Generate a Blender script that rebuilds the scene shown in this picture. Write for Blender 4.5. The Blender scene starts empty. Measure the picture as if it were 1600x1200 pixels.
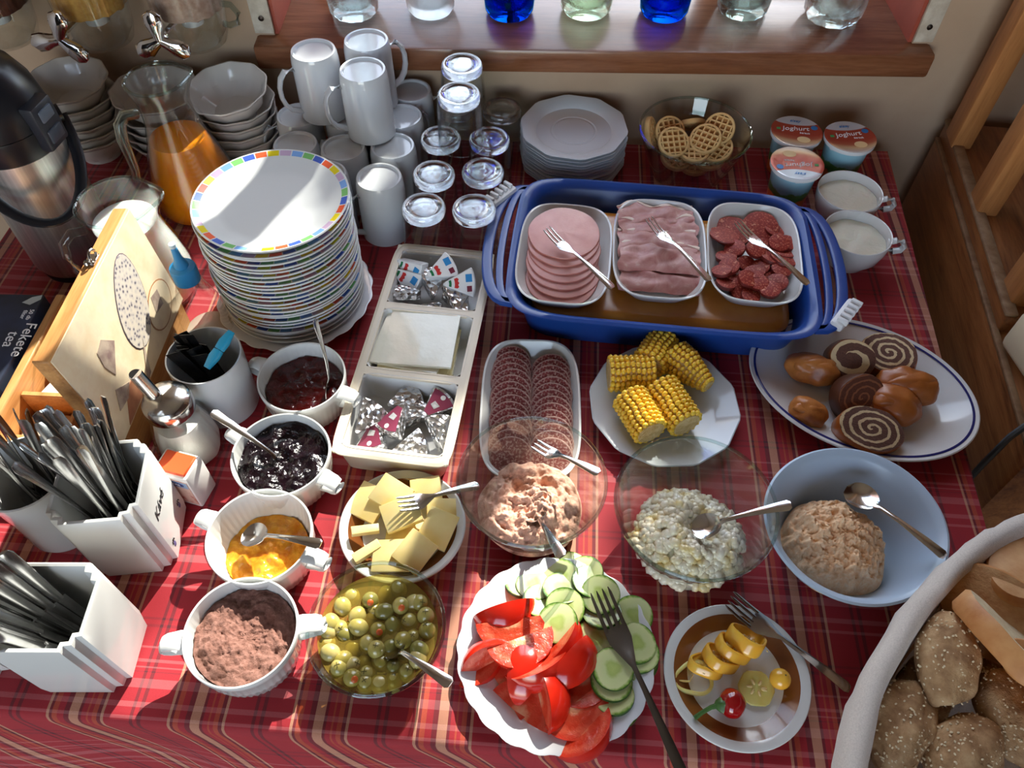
import bpy, bmesh, math, random
from mathutils import Vector, Matrix, noise
R = math.radians
random.seed(7)
sc = bpy.context.scene
C = sc.collection
TZ = 0.75                      # table top height
# ------------------------------------------------------------------ camera
CAM_H, CAM_F, CAM_PITCH, CAM_YAW, CAM_ROLL = .85, 1240., R(53), R(3.5), R(.6)
cam_data = bpy.data.cameras.new('camera'); cam = bpy.data.objects.new('camera', cam_data); C.objects.link(cam)
cam_data.sensor_width = 36; cam_data.lens = 36 * CAM_F / 1600; cam_data.clip_start = .02
CAM_ROT = Matrix.Rotation(CAM_YAW, 3, 'Z') @ Matrix.Rotation(R(90) - CAM_PITCH, 3, 'X') @ Matrix.Rotation(CAM_ROLL, 3, 'Z')
cam.matrix_world = Matrix.Translation((0, 0, TZ + CAM_H)) @ CAM_ROT.to_4x4()
sc.camera = cam
# ------------------------------------------------------------------ light
SUN_AZ, SUN_EL = R(19), R(37)
sun_d = bpy.data.lights.new('sun', 'SUN'); sun_d.energy = 13.0; sun_d.angle = R(.55); sun_d.color = (1, .93, .82)
sun = bpy.data.objects.new('sun', sun_d); C.objects.link(sun)
SUN_DIR = Vector((math.sin(SUN_AZ) * math.cos(SUN_EL), math.cos(SUN_AZ) * math.cos(SUN_EL), math.sin(SUN_EL)))
sun.rotation_euler = SUN_DIR.to_track_quat('Z', 'Y').to_euler(); sun.location = (1, 5, 5)
world = bpy.data.worlds.new('sky'); sc.world = world; world.use_nodes = True
wn = world.node_tree.nodes; wl = world.node_tree.links
sky = wn.new('ShaderNodeTexSky'); sky.sky_type = 'NISHITA'; sky.sun_disc = False
sky.sun_elevation = SUN_EL; sky.sun_rotation = SUN_AZ; sky.dust_density = .6
hsv = wn.new('ShaderNodeHueSaturation'); hsv.inputs['Saturation'].default_value = .62
wl.new(sky.outputs[0], hsv.inputs['Color']); wl.new(hsv.outputs[0], wn['Background'].inputs['Color'])
wn['Background'].inputs['Strength'].default_value = 1.0
vs = sc.view_settings
vs.view_transform = 'Standard'; vs.look = 'None'; vs.gamma = 1; vs.use_curve_mapping = False; vs.exposure = 0.15
cy = sc.cycles
cy.max_bounces = 10; cy.diffuse_bounces = 5; cy.glossy_bounces = 5; cy.transmission_bounces = 8; cy.transparent_max_bounces = 40
cy.caustics_reflective = False; cy.caustics_refractive = False; cy.sample_clamp_indirect = 6; cy.use_denoising = True
for nm, loc_, rz_, sx_, sy_ in (('window_portal', (.05, 1.55, 1.65), 0, 1.1, 1.5), ('door_portal', (-.4, -2.28, 1.4), math.pi, 1.7, 2.1)):
    ld_ = bpy.data.lights.new(nm, 'AREA'); ld_.shape = 'RECTANGLE'; ld_.size = sx_; ld_.size_y = sy_; ld_.cycles.is_portal = True
    lo_ = bpy.data.objects.new(nm, ld_); C.objects.link(lo_); lo_.location = loc_; lo_.rotation_euler = (R(-90), 0, rz_)
# ------------------------------------------------------------------ helpers
def at(px, py, h=0.0):
    """World point at height h above the table top that the photograph shows at (px, py)."""
    d = CAM_ROT @ Vector((px - 800, 600 - py, -CAM_F))
    t = (h - CAM_H) / d.z
    return Vector((d.x * t, d.y * t, TZ + h))
def at_y(px, py, y):
    d = CAM_ROT @ Vector((px - 800, 600 - py, -CAM_F)); t = y / d.y
    return Vector((d.x * t, y, TZ + CAM_H + d.z * t))
ORD = 'first second third fourth fifth sixth seventh eighth ninth tenth eleventh twelfth thirteenth fourteenth fifteenth sixteenth seventeenth eighteenth nineteenth twentieth twenty-first twenty-second twenty-third twenty-fourth twenty-fifth twenty-sixth twenty-seventh'.split()
def tag(o, label=None, cat=None, group=None, kind=None):
    if label: o['label'] = label
    if cat: o['category'] = cat
    if group: o['group'] = group
    if kind: o['kind'] = kind
    return o
def thing(name, label, cat, loc=(0, 0, 0), rotz=0, group=None, rot=None):
    o = bpy.data.objects.new(name, None); C.objects.link(o); o.empty_display_size = .02
    o.location = loc; o.rotation_euler = rot if rot else (0, 0, rotz)
    return tag(o, label, cat, group)
def copy_tree(o, loc=None, rot=None, label=None, parent=None):
    c = o.copy(); C.objects.link(c)
    if parent: c.parent = parent
    if loc is not None: c.location = loc
    if rot is not None: c.rotation_euler = rot
    if label: c['label'] = label
    for ch in list(o.children): copy_tree(ch, parent=c)
    return c
class MB:
    def __init__(s): s.v = []; s.f = []
    def add(s, v, f):
        b = len(s.v); s.v += [tuple(x) for x in v]; s.f += [tuple(b + i for i in q) for q in f]; return s
    def rings(s, rs, cap0=False, cap1=False, closed=False):
        n = len(rs[0]); v = [p for r in rs for p in r]; f = []
        m = len(rs)
        for i in range(m if closed else m - 1):
            a, b = i * n, ((i + 1) % m) * n
            for k in range(n):
                l = (k + 1) % n; f.append((a + k, a + l, b + l, b + k))
        if cap0: f.append(tuple(range(n))[::-1])
        if cap1: f.append(tuple((m - 1) * n + k for k in range(n)))
        return s.add(v, f)
    def lathe(s, prof, n=48, c=(0, 0, 0), rf=None, cap0=False, cap1=False):
        rs = []
        for (r, z) in prof:
            ring = []
            for k in range(n):
                a = 2 * math.pi * (k + .5) / n; q = r * (rf(a, r, z) if rf else 1)
                ring.append((c[0] + q * math.cos(a), c[1] + q * math.sin(a), c[2] + z))
            rs.append(ring)
        return s.rings(rs, cap0, cap1)
    def loft(s, prof, a, b, p=4, n=56, c=(0, 0, 0), cap0=False, cap1=False):
        """rings of a superellipse a x b; prof holds (inset, z)."""
        rs = []
        for (ins, z) in prof:
            ring = []
            for k in range(n):
                t = 2 * math.pi * (k + .5) / n; ct, st = math.cos(t), math.sin(t)
                ring.append((c[0] + (a - ins) * math.copysign(abs(ct) ** (2 / p), ct), c[1] + (b - ins) * math.copysign(abs(st) ** (2 / p), st), c[2] + z))
            rs.append(ring)
        return s.rings(rs, cap0, cap1)
    def box(s, c, d, rot=None):
        x, y, z = d[0] / 2, d[1] / 2, d[2] / 2
        v = [Vector(q) for q in ((-x, -y, -z), (x, -y, -z), (x, y, -z), (-x, y, -z), (-x, -y, z), (x, -y, z), (x, y, z), (-x, y, z))]
        if rot is not None: v = [rot @ q for q in v]
        v = [q + Vector(c) for q in v]
        return s.add(v, [(3, 2, 1, 0), (4, 5, 6, 7), (0, 1, 5, 4), (1, 2, 6, 5), (2, 3, 7, 6), (3, 0, 4, 7)])
    def prism(s, poly, z0, z1):
        n = len(poly)
        return s.add([(x, y, z0) for x, y in poly] + [(x, y, z1) for x, y in poly],
                     [tuple(range(n))[::-1], tuple(range(n, 2 * n))] + [(k, (k + 1) % n, n + (k + 1) % n, n + k) for k in range(n)])
    def sweep(s, pts, wt, up=(0, 0, 1), n=8, closed=False, pw=2.0):
        """tube with half-width/half-thickness wt along pts."""
        pts = [Vector(p) for p in pts]; m = len(pts); rs = []
        if not isinstance(wt, list): wt = [wt] * m
        for i, p in enumerate(pts):
            d = (pts[(i + 1) % m] - pts[i - 1]) if closed else (pts[min(i + 1, m - 1)] - pts[max(i - 1, 0)])
            d.normalize(); u = Vector(up); u = u - d * u.dot(d)
            if u.length < 1e-5: u = d.orthogonal()
            u.normalize(); sd = d.cross(u); w, t = wt[i] if isinstance(wt[i], tuple) else (wt[i], wt[i])
            ring = []
            for k in range(n):
                a = 2 * math.pi * (k + .5) / n; ca, sa = math.cos(a), math.sin(a)
                ring.append(p + sd * w * math.copysign(abs(ca) ** (2 / pw), ca) + u * t * math.copysign(abs(sa) ** (2 / pw), sa))
            rs.append(ring)
        return s.rings(rs, not closed, not closed, closed)
    def blob(s, c, r, rot=None, sub=1, jit=0.0, seed=0):
        v, f = ico(sub); out = []
        for q in v:
            k = 1 + (jit * noise.noise(Vector(q) * 1.7 + Vector((seed * 3.1, seed * 1.7, 0))) if jit else 0)
            w = Vector((q[0] * r[0] * k, q[1] * r[1] * k, q[2] * r[2] * k))
            if rot is not None: w = rot @ w
            out.append(w + Vector(c))
        return s.add(out, f)
    def sheet(s, nx, ny, fn, th):
        """thin solid sheet, fn(u,v) in 0..1 gives the top surface point."""
        top = [[Vector(fn(i / nx, j / ny)) for i in range(nx + 1)] for j in range(ny + 1)]
        v = [p for r in top for p in r]; N = len(v); v2 = [p - Vector((0, 0, th)) for p in v]; f = []
        w = nx + 1
        for j in range(ny):
            for i in range(nx):
                a = j * w + i; f.append((a, a + 1, a + w + 1, a + w)); f.append((N + a + w, N + a + w + 1, N + a + 1, N + a))
        edge = [i for i in range(w)] + [j * w + nx for j in range(1, ny + 1)] + [ny * w + i for i in range(nx - 1, -1, -1)] + [j * w for j in range(ny - 1, 0, -1)]
        for k in range(len(edge)):
            a, b = edge[k], edge[(k + 1) % len(edge)]; f.append((b, a, N + a, N + b))
        return s.add(v + v2, f)
    def disp(s, amp, freq, seed=0, zonly=False):
        out = []
        for q in s.v:
            p = Vector(q); o = Vector((seed * 7.3, seed * 3.9, seed))
            if zonly: out.append((p.x, p.y, p.z + amp * noise.fractal(p * freq + o, 1, 2, 3)))
            else: out.append(tuple(p + amp * Vector((noise.noise(p * freq + o), noise.noise(p * freq + o + Vector((9, 1, 4))), noise.noise(p * freq + o + Vector((2, 8, 6)))))))
        s.v = out; return s
    def xf(s, m): s.v = [tuple(m @ Vector(q)) for q in s.v]; return s
    def mesh(s, name, mat, smooth=40, bevel=0, seg=2):
        me = bpy.data.meshes.new(name); me.from_pydata(s.v, [], s.f)
        if bevel:
            bm = bmesh.new(); bm.from_mesh(me)
            es = [e for e in bm.edges if len(e.link_faces) == 2 and e.calc_face_angle(0) > R(35)]
            bmesh.ops.bevel(bm, geom=es, offset=bevel, segments=seg, profile=.5, affect='EDGES', clamp_overlap=True)
            bm.to_mesh(me); bm.free()
        me.update(); me.materials.append(mat)
        if smooth:
            me.polygons.foreach_set('use_smooth', [True] * len(me.polygons))
            me.set_sharp_from_angle(angle=R(smooth))
        return me
    def build(s, name, mat, parent=None, smooth=40, bevel=0, seg=2, loc=None, kind=None, label=None):
        o = bpy.data.objects.new(name, s.mesh(name, mat, smooth, bevel, seg)); C.objects.link(o)
        if parent: o.parent = parent
        if loc is not None: o.location = loc
        if kind: o['kind'] = kind
        if label: o['label'] = label
        return o
_ico = {}
def ico(sub):
    if sub not in _ico:
        bm = bmesh.new(); bmesh.ops.create_icosphere(bm, subdivisions=sub, radius=1)
        bm.verts.ensure_lookup_table(); _ico[sub] = ([tuple(v.co) for v in bm.verts], [tuple(v.index for v in f.verts) for f in bm.faces]); bm.free()
    return _ico[sub]
def text(body, size, mat, parent, mtx, name='lettering', extrude=.0002, shear=0.0, space=1.0):
    cu = bpy.data.curves.new(name, 'FONT'); cu.body = body; cu.size = size; cu.extrude = extrude; cu.align_x = 'CENTER'; cu.align_y = 'CENTER'; cu.shear = shear; cu.space_line = space
    cu.resolution_u = 3
    t = bpy.data.objects.new(name, cu); C.objects.link(t)
    me = bpy.data.meshes.new_from_object(t.evaluated_get(bpy.context.evaluated_depsgraph_get()))
    bpy.data.objects.remove(t); me.materials.clear(); me.materials.append(mat)
    o = bpy.data.objects.new(name, me); C.objects.link(o)
    if parent: o.parent = parent
    o.matrix_local = mtx; return o
# ------------------------------------------------------------------ materials
def srgb(r, g, b):
    f = lambda c: (c / 255 / 12.92) if c <= 10 else ((c / 255 + .055) / 1.055) ** 2.4
    return (f(r), f(g), f(b), 1)
class N:
    def __init__(s, name):
        s.m = bpy.data.materials.new(name); s.m.use_nodes = True; s.t = s.m.node_tree; s.n = s.t.nodes; s.b = s.n['Principled BSDF']; s.out = s.n['Material Output']
    def new(s, t, **k):
        x = s.n.new('ShaderNode' + t)
        for a, b in k.items(): setattr(x, a, b)
        return x
    def link(s, a, b): s.t.links.new(a, b)
    def coord(s, kind='Object'): return s.new('TexCoord').outputs[kind]
    def math(s, op, a, b=None, c=None):
        x = s.new('Math', operation=op)
        for i, q in enumerate((a, b, c)):
            if q is None: continue
            if isinstance(q, (int, float)): x.inputs[i].default_value = q
            else: s.link(q, x.inputs[i])
        return x.outputs[0]
    def noise(s, scale, detail=4, rough=.55, dist=0, co=None):
        x = s.new('TexNoise'); x.inputs['Scale'].default_value = scale; x.inputs['Detail'].default_value = detail; x.inputs['Roughness'].default_value = rough; x.inputs['Distortion'].default_value = dist
        s.link(co if co is not None else s.coord(), x.inputs['Vector']); return x.outputs['Fac']
    def voro(s, scale, feat='F1', out='Distance', co=None):
        x = s.new('TexVoronoi', feature=feat); x.inputs['Scale'].default_value = scale
        s.link(co if co is not None else s.coord(), x.inputs['Vector']); return x.outputs[out]
    def ramp(s, fac, stops, interp='LINEAR'):
        x = s.new('ValToRGB'); r = x.color_ramp; r.interpolation = interp
        while len(r.elements) < len(stops): r.elements.new(.5)
        for e, (p, c) in zip(r.elements, stops): e.position = p; e.color = c
        s.link(fac, x.inputs[0]); return x.outputs[0]
    def mix(s, fac, a, b, mode='MIX'):
        x = s.new('Mix', data_type='RGBA', blend_type=mode)
        for i, q in ((0, fac), (6, a), (7, b)):
            if isinstance(q, (int, float, tuple)): x.inputs[i].default_value = q
            else: s.link(q, x.inputs[i])
        return x.outputs[2]
    def xyz(s, co=None):
        x = s.new('SeparateXYZ'); s.link(co if co is not None else s.coord(), x.inputs[0]); return x.outputs
    def bump(s, h, strength=.3, dist=.001):
        x = s.new('Bump'); x.inputs['Strength'].default_value = strength; x.inputs['Distance'].default_value = dist
        s.link(h, x.inputs['Height']); s.link(x.outputs[0], s.b.inputs['Normal']); return s
    def set(s, **k):
        for a, v in k.items():
            i = s.b.inputs[a.replace('_', ' ')]
            if isinstance(v, (int, float, tuple)): i.default_value = v
            else: s.link(v, i)
        return s
def M(name, col, rough=.5, metal=0., col2=None, scale=60, lo=.35, hi=.65, detail=4, bump=None, **k):
    x = N(name); x.set(Roughness=rough, Metallic=metal, **k)
    if col2: x.set(Base_Color=x.ramp(x.noise(scale, detail), [(lo, col), (hi, col2)]))
    else: x.set(Base_Color=col)
    if bump: x.bump(x.noise(bump[0], 4), bump[1], bump[2] if len(bump) > 2 else .001)
    return x.m
def thin_glass(name, tint=(.97, .985, .98, 1), ior=1.45, rough=.01):
    x = N(name); tr = x.new('BsdfTransparent'); tr.inputs[0].default_value = tint
    gl = x.new('BsdfGlossy'); gl.inputs['Roughness'].default_value = rough
    lw_ = x.new('LayerWeight'); lw_.inputs[0].default_value = .5; f0 = ((ior - 1) / (ior + 1)) ** 2; mx = x.new('MixShader')
    x.link(x.math('ADD', f0, x.math('MULTIPLY', x.math('POWER', lw_.outputs['Facing'], 3.0), .85)), mx.inputs[0]); x.link(tr.outputs[0], mx.inputs[1]); x.link(gl.outputs[0], mx.inputs[2]); x.link(mx.outputs[0], x.out.inputs[0])
    return x.m
def solid_glass(name, col=(1, 1, 1, 1), rough=0.0, ior=1.45, clear=.35):
    x = N(name); tr = x.new('BsdfTransparent'); tr.inputs[0].default_value = col
    gl = x.new('BsdfGlass'); gl.inputs['Color'].default_value = col; gl.inputs['Roughness'].default_value = rough; gl.inputs['IOR'].default_value = ior
    mx = x.new('MixShader'); mx.inputs[0].default_value = clear
    x.link(gl.outputs[0], mx.inputs[1]); x.link(tr.outputs[0], mx.inputs[2]); x.link(mx.outputs[0], x.out.inputs[0]); return x.m
def wood(name, c1, c2, c3, axis=(1, 12, 12), scale=6, rough=.42):
    x = N(name); mp = x.new('Mapping'); mp.inputs['Scale'].default_value = axis; x.link(x.coord(), mp.inputs[0])
    g = x.noise(scale, 6, .6, .6, mp.outputs[0]); k = x.noise(scale * 6, 3, .5, 0, mp.outputs[0])
    col = x.ramp(g, [(.3, c1), (.5, c2), (.72, c3)]); col = x.mix(.25, col, x.ramp(k, [(.35, c1), (.65, c3)]))
    x.set(Base_Color=col, Roughness=rough); x.bump(k, .15, .0006); return x.m
porcelain = M('white_porcelain', srgb(216, 218, 217), .12, Coat_Weight=.3, Coat_Roughness=.05)
porcelain2 = M('cool_white_porcelain', srgb(210, 216, 222), .1, Coat_Weight=.3, Coat_Roughness=.05)
opal = M('opal_glass_white', srgb(222, 223, 228), .08, Coat_Weight=.4, Coat_Roughness=.03)
steel = M('polished_steel', (.72, .72, .72, 1), .16, 1., col2=(.6, .6, .6, 1), scale=40)
steel_dark = M('worn_steel', (.5, .5, .5, 1), .22, 1., col2=(.4, .4, .4, 1), scale=60)
chrome = M('chrome', (.8, .8, .8, 1), .05, 1.)
glass = thin_glass('clear_glass'); glass_rim = thin_glass('glass_rim', (.8, .88, .87, 1), 1.6)
glass_base = solid_glass('thick_glass', (.97, .98, 1, 1), 0, 1.5, .25)
# ------------------------------------------------------------------ the setting
WROT = math.atan(.056); WO = Vector((.15, 1.218, 0))       # back wall: a point on it and its turn
def wall_pt(u, v, z): return WO + Matrix.Rotation(WROT, 3, 'Z') @ Vector((u, v, z))
plaster = N('cream_plaster'); plaster.set(Base_Color=plaster.ramp(plaster.noise(5, 5), [(.3, srgb(176, 148, 122)), (.7, srgb(192, 166, 140))]), Roughness=.85); plaster.bump(plaster.noise(40, 5), .25, .003); plaster = plaster.m
def setting(name, mb, mat, **k):
    o = mb.build(name, mat, **k); o['kind'] = 'structure'; return o
FL = M('floor_tile', srgb(150, 135, 130), .5, col2=srgb(175, 160, 152), scale=12)
setting('floor', MB().box((.1, -.4, -.05), (4.6, 4.2, .1)), FL, smooth=0)
SILL = TZ + .168; UL, UR = -.61, .41                       # window opening along the wall (u)
WT = .30; WTOP = 2.35
def wallbox(mb, u0, u1, v0, v1, z0, z1):
    mb.box(((u0 + u1) / 2, (v0 + v1) / 2, (z0 + z1) / 2), (u1 - u0, v1 - v0, z1 - z0))
mb = MB()
wallbox(mb, -2.4, UL, 0, WT, 0, 2.7); wallbox(mb, UR, 2.4, 0, WT, 0, 2.7); wallbox(mb, UL, UR, 0, WT, 0, SILL - .04); wallbox(mb, UL, UR, 0, WT, WTOP, 2.7)
wb = setting('wall_back', mb, plaster, smooth=0); wb.location = WO; wb.rotation_euler = (0, 0, WROT)
m = MB(); m.box((-1.6, -2.35, 1.35), (.7, .1, 2.7)); m.box((1.05, -2.35, 1.35), (1.2, .1, 2.7)); m.box((-.15, -2.35, 2.6), (3.0, .1, .2)); m.box((-.15, -2.35, .15), (3.0, .1, .3))
setting('wall_rear', m, M('rear_wall_warm', srgb(196, 176, 152), .8), smooth=0)
setting('wall_left', MB().box((-1.95, -.5, 1.35), (.1, 3.8, 2.7)), M('left_wall_white', srgb(222, 214, 208), .8), smooth=0)
setting('ceiling', MB().box((.1, -.4, 2.75), (4.2, 4.2, .1)), M('ceiling_white', srgb(235, 230, 222), .8), smooth=0)
terracotta = M('terracotta_paint', srgb(168, 78, 58), .6, col2=srgb(150, 66, 48), scale=14, bump=(50, .2))
for i, (u, s) in enumerate(((UL, 1), (UR, -1))):
    m = MB(); wallbox(m, min(u, u + s * .006), max(u, u + s * .006), .004, WT, SILL, WTOP)
    o = setting('trim_%d' % (i + 1), m, terracotta, smooth=0); o.location = WO; o.rotation_euler = (0, 0, WROT)
    m = MB(); wallbox(m, min(u - s * .03, u + s * .001), max(u - s * .03, u + s * .001), -.004, .003, SILL + .004, WTOP)
    o = setting('trim_%d' % (i + 3), m, M('corner_bead_white_%d' % i, srgb(214, 206, 190), .55, col2=srgb(190, 178, 160), scale=60, bump=(160, .5)), bevel=.0015); o.location = WO; o.rotation_euler = (0, 0, WROT)
    sh = MB().lathe([(0, 0), (.004, 0), (.0045, .0015), (0, .003)], 12).xf(Matrix.Translation((u - s * .014, -.0045, SILL + .03)) @ Matrix.Rotation(R(90), 4, 'X')).build('screw_head', M('screw_dark_%d' % i, srgb(60, 50, 44), .4, .8), o)
silw = wood('sill_wood', srgb(104, 62, 40), srgb(132, 84, 56), srgb(150, 102, 72), (1, 10, 10), 5, .22)
m = MB(); wallbox(m, UL - .03, UR + .03, -.035, WT - .02, SILL - .04, SILL)
o = setting('window_sill', m, silw, bevel=.006); o.location = WO; o.rotation_euler = (0, 0, WROT)
frame_m = wood('window_frame_wood', srgb(120, 66, 36), srgb(150, 86, 48), srgb(165, 100, 58), (12, 12, 1), 5)
win = bpy.data.objects.new('window_1', None); C.objects.link(win); win['kind'] = 'structure'; win.location = WO; win.rotation_euler = (0, 0, WROT)
VF = WT - .05; cols = [UL, -.258, .155, UR]
for k, u in enumerate(cols):
    w = .022 if k in (0, 3) else .03
    m = MB(); wallbox(m, u - w, u + w, VF, VF + .05, SILL, WTOP); m.build('window_frame', frame_m, win, bevel=.003)
for z in (SILL + .02, WTOP - .03):
    m = MB(); wallbox(m, UL, UR, VF, VF + .05, z - .025, z + .025); m.build('window_frame', frame_m, win, bevel=.003)
for k in range(3):
    m = MB(); wallbox(m, cols[k] + .02, cols[k + 1] - .02, VF + .02, VF + .024, SILL + .04, WTOP - .05); m.build('pane', glass, win, smooth=0)
# window ledge outdoors and an unseen tree added to block sun in chosen patches
setting('ground_outside', MB().box((.5, 5.2, -.06), (14, 6.8, .1)), M('garden_ground', srgb(96, 104, 66), .9, col2=srgb(120, 116, 84), scale=3), smooth=0)
leafm = M('leaf_green', srgb(62, 92, 34), .5, col2=srgb(92, 118, 48), scale=4)
barkm = M('bark', srgb(84, 66, 50), .9, bump=(30, .8, .01))
tree = thing('shade_tree', 'leafy garden tree standing outside beyond the window', 'tree', (0, 0, 0))
TD = 3.4
def sun_side(u, z, d=TD):           # point at distance d from the window along the sun's bearing
    return wall_pt(u, 0, z) + SUN_DIR * (d / math.cos(SUN_EL))
rnd = random.Random(3); lm = MB()
def leaf(p, s):
    q = Vector((rnd.gauss(0, 1), rnd.gauss(0, 1), rnd.gauss(0, 1))).normalized(); w = q.orthogonal().normalized(); h = q.cross(w)
    lm.add([p - w * s, p + h * s * .45, p + w * s, p - h * s * .45], [(0, 1, 2, 3)])
def patch(x0, x1, z0, z1, n, s0=.05, s1=.085, soft=.12):  # leaf patches set along the sun's rays to shape the shade indoors
    for k in range(n):
        xw, z = rnd.uniform(x0, x1), rnd.uniform(z0, z1)
        if rnd.random() > min(1, .3 + min(xw - x0, z1 - z) / soft): continue
        leaf(sun_side(xw - WO.x, TZ + z, TD + rnd.uniform(-.5, .6)), rnd.uniform(s0, s1))
patch(.37, 1.6, -.1, 1.6, 4200)
patch(-.14, .44, -.1, .53, 1300, soft=.06)
patch(-.75, -.10, -.1, .27, 900, soft=.03)
patch(-.45, .30, .5, 1.3, 190, .03, .05, 9)
lm.build('shade_leaves', leafm, tree, smooth=0, kind='stuff')
tp = sun_side(.7, TZ + .3); tb = Vector((tp.x + .1, tp.y + .1, -.05))
MB().sweep([tb, tb.lerp(tp, .5) + Vector((.05, 0, 0)), tp, tp + Vector((.05, .05, .8))], [.14, .11, .08, .04], n=10).build('trunk', barkm, tree)
for k in range(5):
    a = tb.lerp(tp, .6 + .08 * k); MB().sweep([a, a + Vector((rnd.uniform(-.6, .6), rnd.uniform(-.3, .3), .5)), a + Vector((rnd.uniform(-.9, .9), rnd.uniform(-.4, .4), 1.1))], [.04, .025, .012], n=6).build('branch', barkm, tree)
# ------------------------------------------------------------------ wooden ledge with posts
lw = wood('ledge_wood', srgb(104, 60, 32), srgb(146, 92, 50), srgb(172, 114, 66), (10, 1, 10), 5, .4)
lw2 = wood('post_wood', srgb(150, 96, 52), srgb(182, 122, 70), srgb(196, 138, 84), (10, 10, 1), 5, .45)
LA = math.atan(.072)
led = thing('wooden_ledge', 'brown wooden ledge with moulded edge running beside the table', 'ledge', (.606, .565, 0), -LA)
MB().box((.30, .32, (TZ + .015) / 2), (.60, .66, TZ + .015)).build('lower_step', lw, led, bevel=.006)
MB().box((.30, .43, TZ + .03), (.586, .45, .03)).build('upper_step', lw, led, bevel=.004)
MB().box((.012, .43, TZ + .0485), (.018, .45, .007)).build('edge_moulding', M('worn_edge', srgb(150, 122, 92), .6, col2=srgb(120, 88, 58), scale=50), led, bevel=.003)
MB().box((.004, .32, TZ + .0175), (.010, .655, .006)).build('edge_moulding', M('worn_edge_low', srgb(140, 108, 76), .6, col2=srgb(112, 78, 48), scale=50), led, bevel=.002)
for i, (x, y) in enumerate(((.666, 1.165), (.660, 1.000), (.654, .812))):
    o = MB().box((0, 0, .45), (.032, .046, .9)).build('wooden_post', lw2, bevel=.003, loc=(x, y, TZ + .045)); o.rotation_euler = (0, 0, -LA)
    tag(o, ['square wooden post standing against the back wall', 'square wooden post standing in the middle of the ledge', 'square wooden post standing on the ledge end by the appliance'][i], 'post', 'posts of the wooden railing')
setting('wall_right', MB().box((1.6, -.5, 1.35), (.1, 3.8, 2.7)), wood('dark_panelling', srgb(58, 30, 18), srgb(80, 42, 24), srgb(96, 54, 32), (10, 1, 10), 3), smooth=0)
ap = thing('appliance', 'cream appliance with black top on the wooden ledge', 'appliance', (.652, .648, TZ + .022), R(12))
MB().box((.04, 0, .035), (.11, .2, .07)).build('housing', M('cream_plastic', srgb(222, 208, 176), .35), ap, bevel=.012, seg=3)
MB().box((.042, 0, .074), (.106, .194, .02)).build('top_cover', M('black_plastic', srgb(26, 28, 34), .25), ap, bevel=.006)
m = MB().sweep([(-.012, -.03, .012), (-.03, -.034, .016), (-.055, -.04, .014), (-.072, -.045, -.004), (-.078, -.047, -.06), (-.078, -.047, -.5)], .0042, n=8)
m.build('power_cord', M('grey_cable', srgb(70, 76, 78), .45), ap)
# ------------------------------------------------------------------ table and cloth
XR = lambda y: .5366 + .052 * (y - .48)
XL, YF, YB = -.845, .180, 1.19
tw = wood('table_wood', srgb(110, 70, 40), srgb(140, 92, 54), srgb(160, 110, 66), (1, 10, 10), 4)
table = thing('buffet_table', 'wooden buffet table under the red plaid cloth', 'table', (0, 0, 0))
MB().prism([(XL + .006, YF + .008), (XR(YF) - .006, YF + .008), (XR(YB) - .006, YB - .002), (XL + .006, YB - .05)], TZ - .035, TZ - .004).build('tabletop', tw, table, smooth=0)
for x in (XL + .06, .47):
    for y in (.25, 1.08): MB().box((x, y, (TZ - .035) / 2), (.06, .06, TZ - .035)).build('leg', tw, table, bevel=.004)
x = N('plaid_cloth'); uv = x.xyz(x.coord('UV')); U, V = uv[0], uv[1]
red, dark, cream, orange, pinkc = srgb(158, 14, 34), srgb(74, 10, 26), srgb(196, 156, 124), srgb(178, 78, 44), srgb(176, 104, 108)
red2 = srgb(140, 10, 28)
PU, PV = .1255, .1403
def stops(items, per, base):
    out = [(0, base)]
    for a, b, c in sorted(items): out += [(a / per, c), (b / per, base)]
    return out
fu = x.math('FRACT', x.math('DIVIDE', x.math('ADD', U, .1081 + PU * 20 + .004), PU))
o4 = .004
su = stops([(o4, o4 + .0032, cream), (o4 + .0032, o4 + .0062, dark), (o4 + .0062, o4 + .0115, orange), (o4 + .0185, o4 + .0238, dark), (o4 + .0238, o4 + .0335, cream),
            (o4 + .0335, o4 + .0365, dark), (o4 + .042, o4 + .0438, orange), (o4 + .0475, o4 + .0525, orange), (o4 + .0525, o4 + .0565, dark), (o4 + .0565, o4 + .0597, cream),
            (o4 + .0865, o4 + .090, dark), (o4 + .0945, o4 + .098, dark)], PU, red)
cu_ = x.ramp(fu, su, 'CONSTANT')
fv = x.math('FRACT', x.math('DIVIDE', x.math('ADD', V, -.2225 + .04 + PV * 20), PV))
sv = stops([(.0035, .007, pinkc), (.015, .0205, pinkc), (.0345, .0435, pinkc), (.0500, .0515, dark), (.0545, .0560, pinkc), (.0605, .0640, pinkc), (.0755, .0775, pinkc), (.098, .101, dark), (.106, .109, dark)], PV, red2)
cv_ = x.ramp(fv, sv, 'CONSTANT')
tw_ = x.math('GREATER_THAN', x.math('FRACT', x.math('MULTIPLY', x.math('ADD', U, V), 600)), .5)
pl = x.mix(x.math('ADD', .36, x.math('MULTIPLY', tw_, .12)), cu_, cv_)
pl = x.mix(.16, pl, x.ramp(x.noise(900, 2, .6, 0, x.coord('UV')), [(.3, (.25, .02, .03, 1)), (.7, (1, .8, .7, 1))]), 'OVERLAY')
x.set(Base_Color=pl, Roughness=.75, Sheen_Weight=.15); x.bump(x.noise(1400, 2, .5, 0, x.coord('UV')), .25, .0006); cloth_m = x.m
nu, path = 90, []
for j in range(52): path.append((YB + (YF + .012 - YB) * j / 51, 0.0, YB + (YF + .012 - YB) * j / 51))
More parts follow.
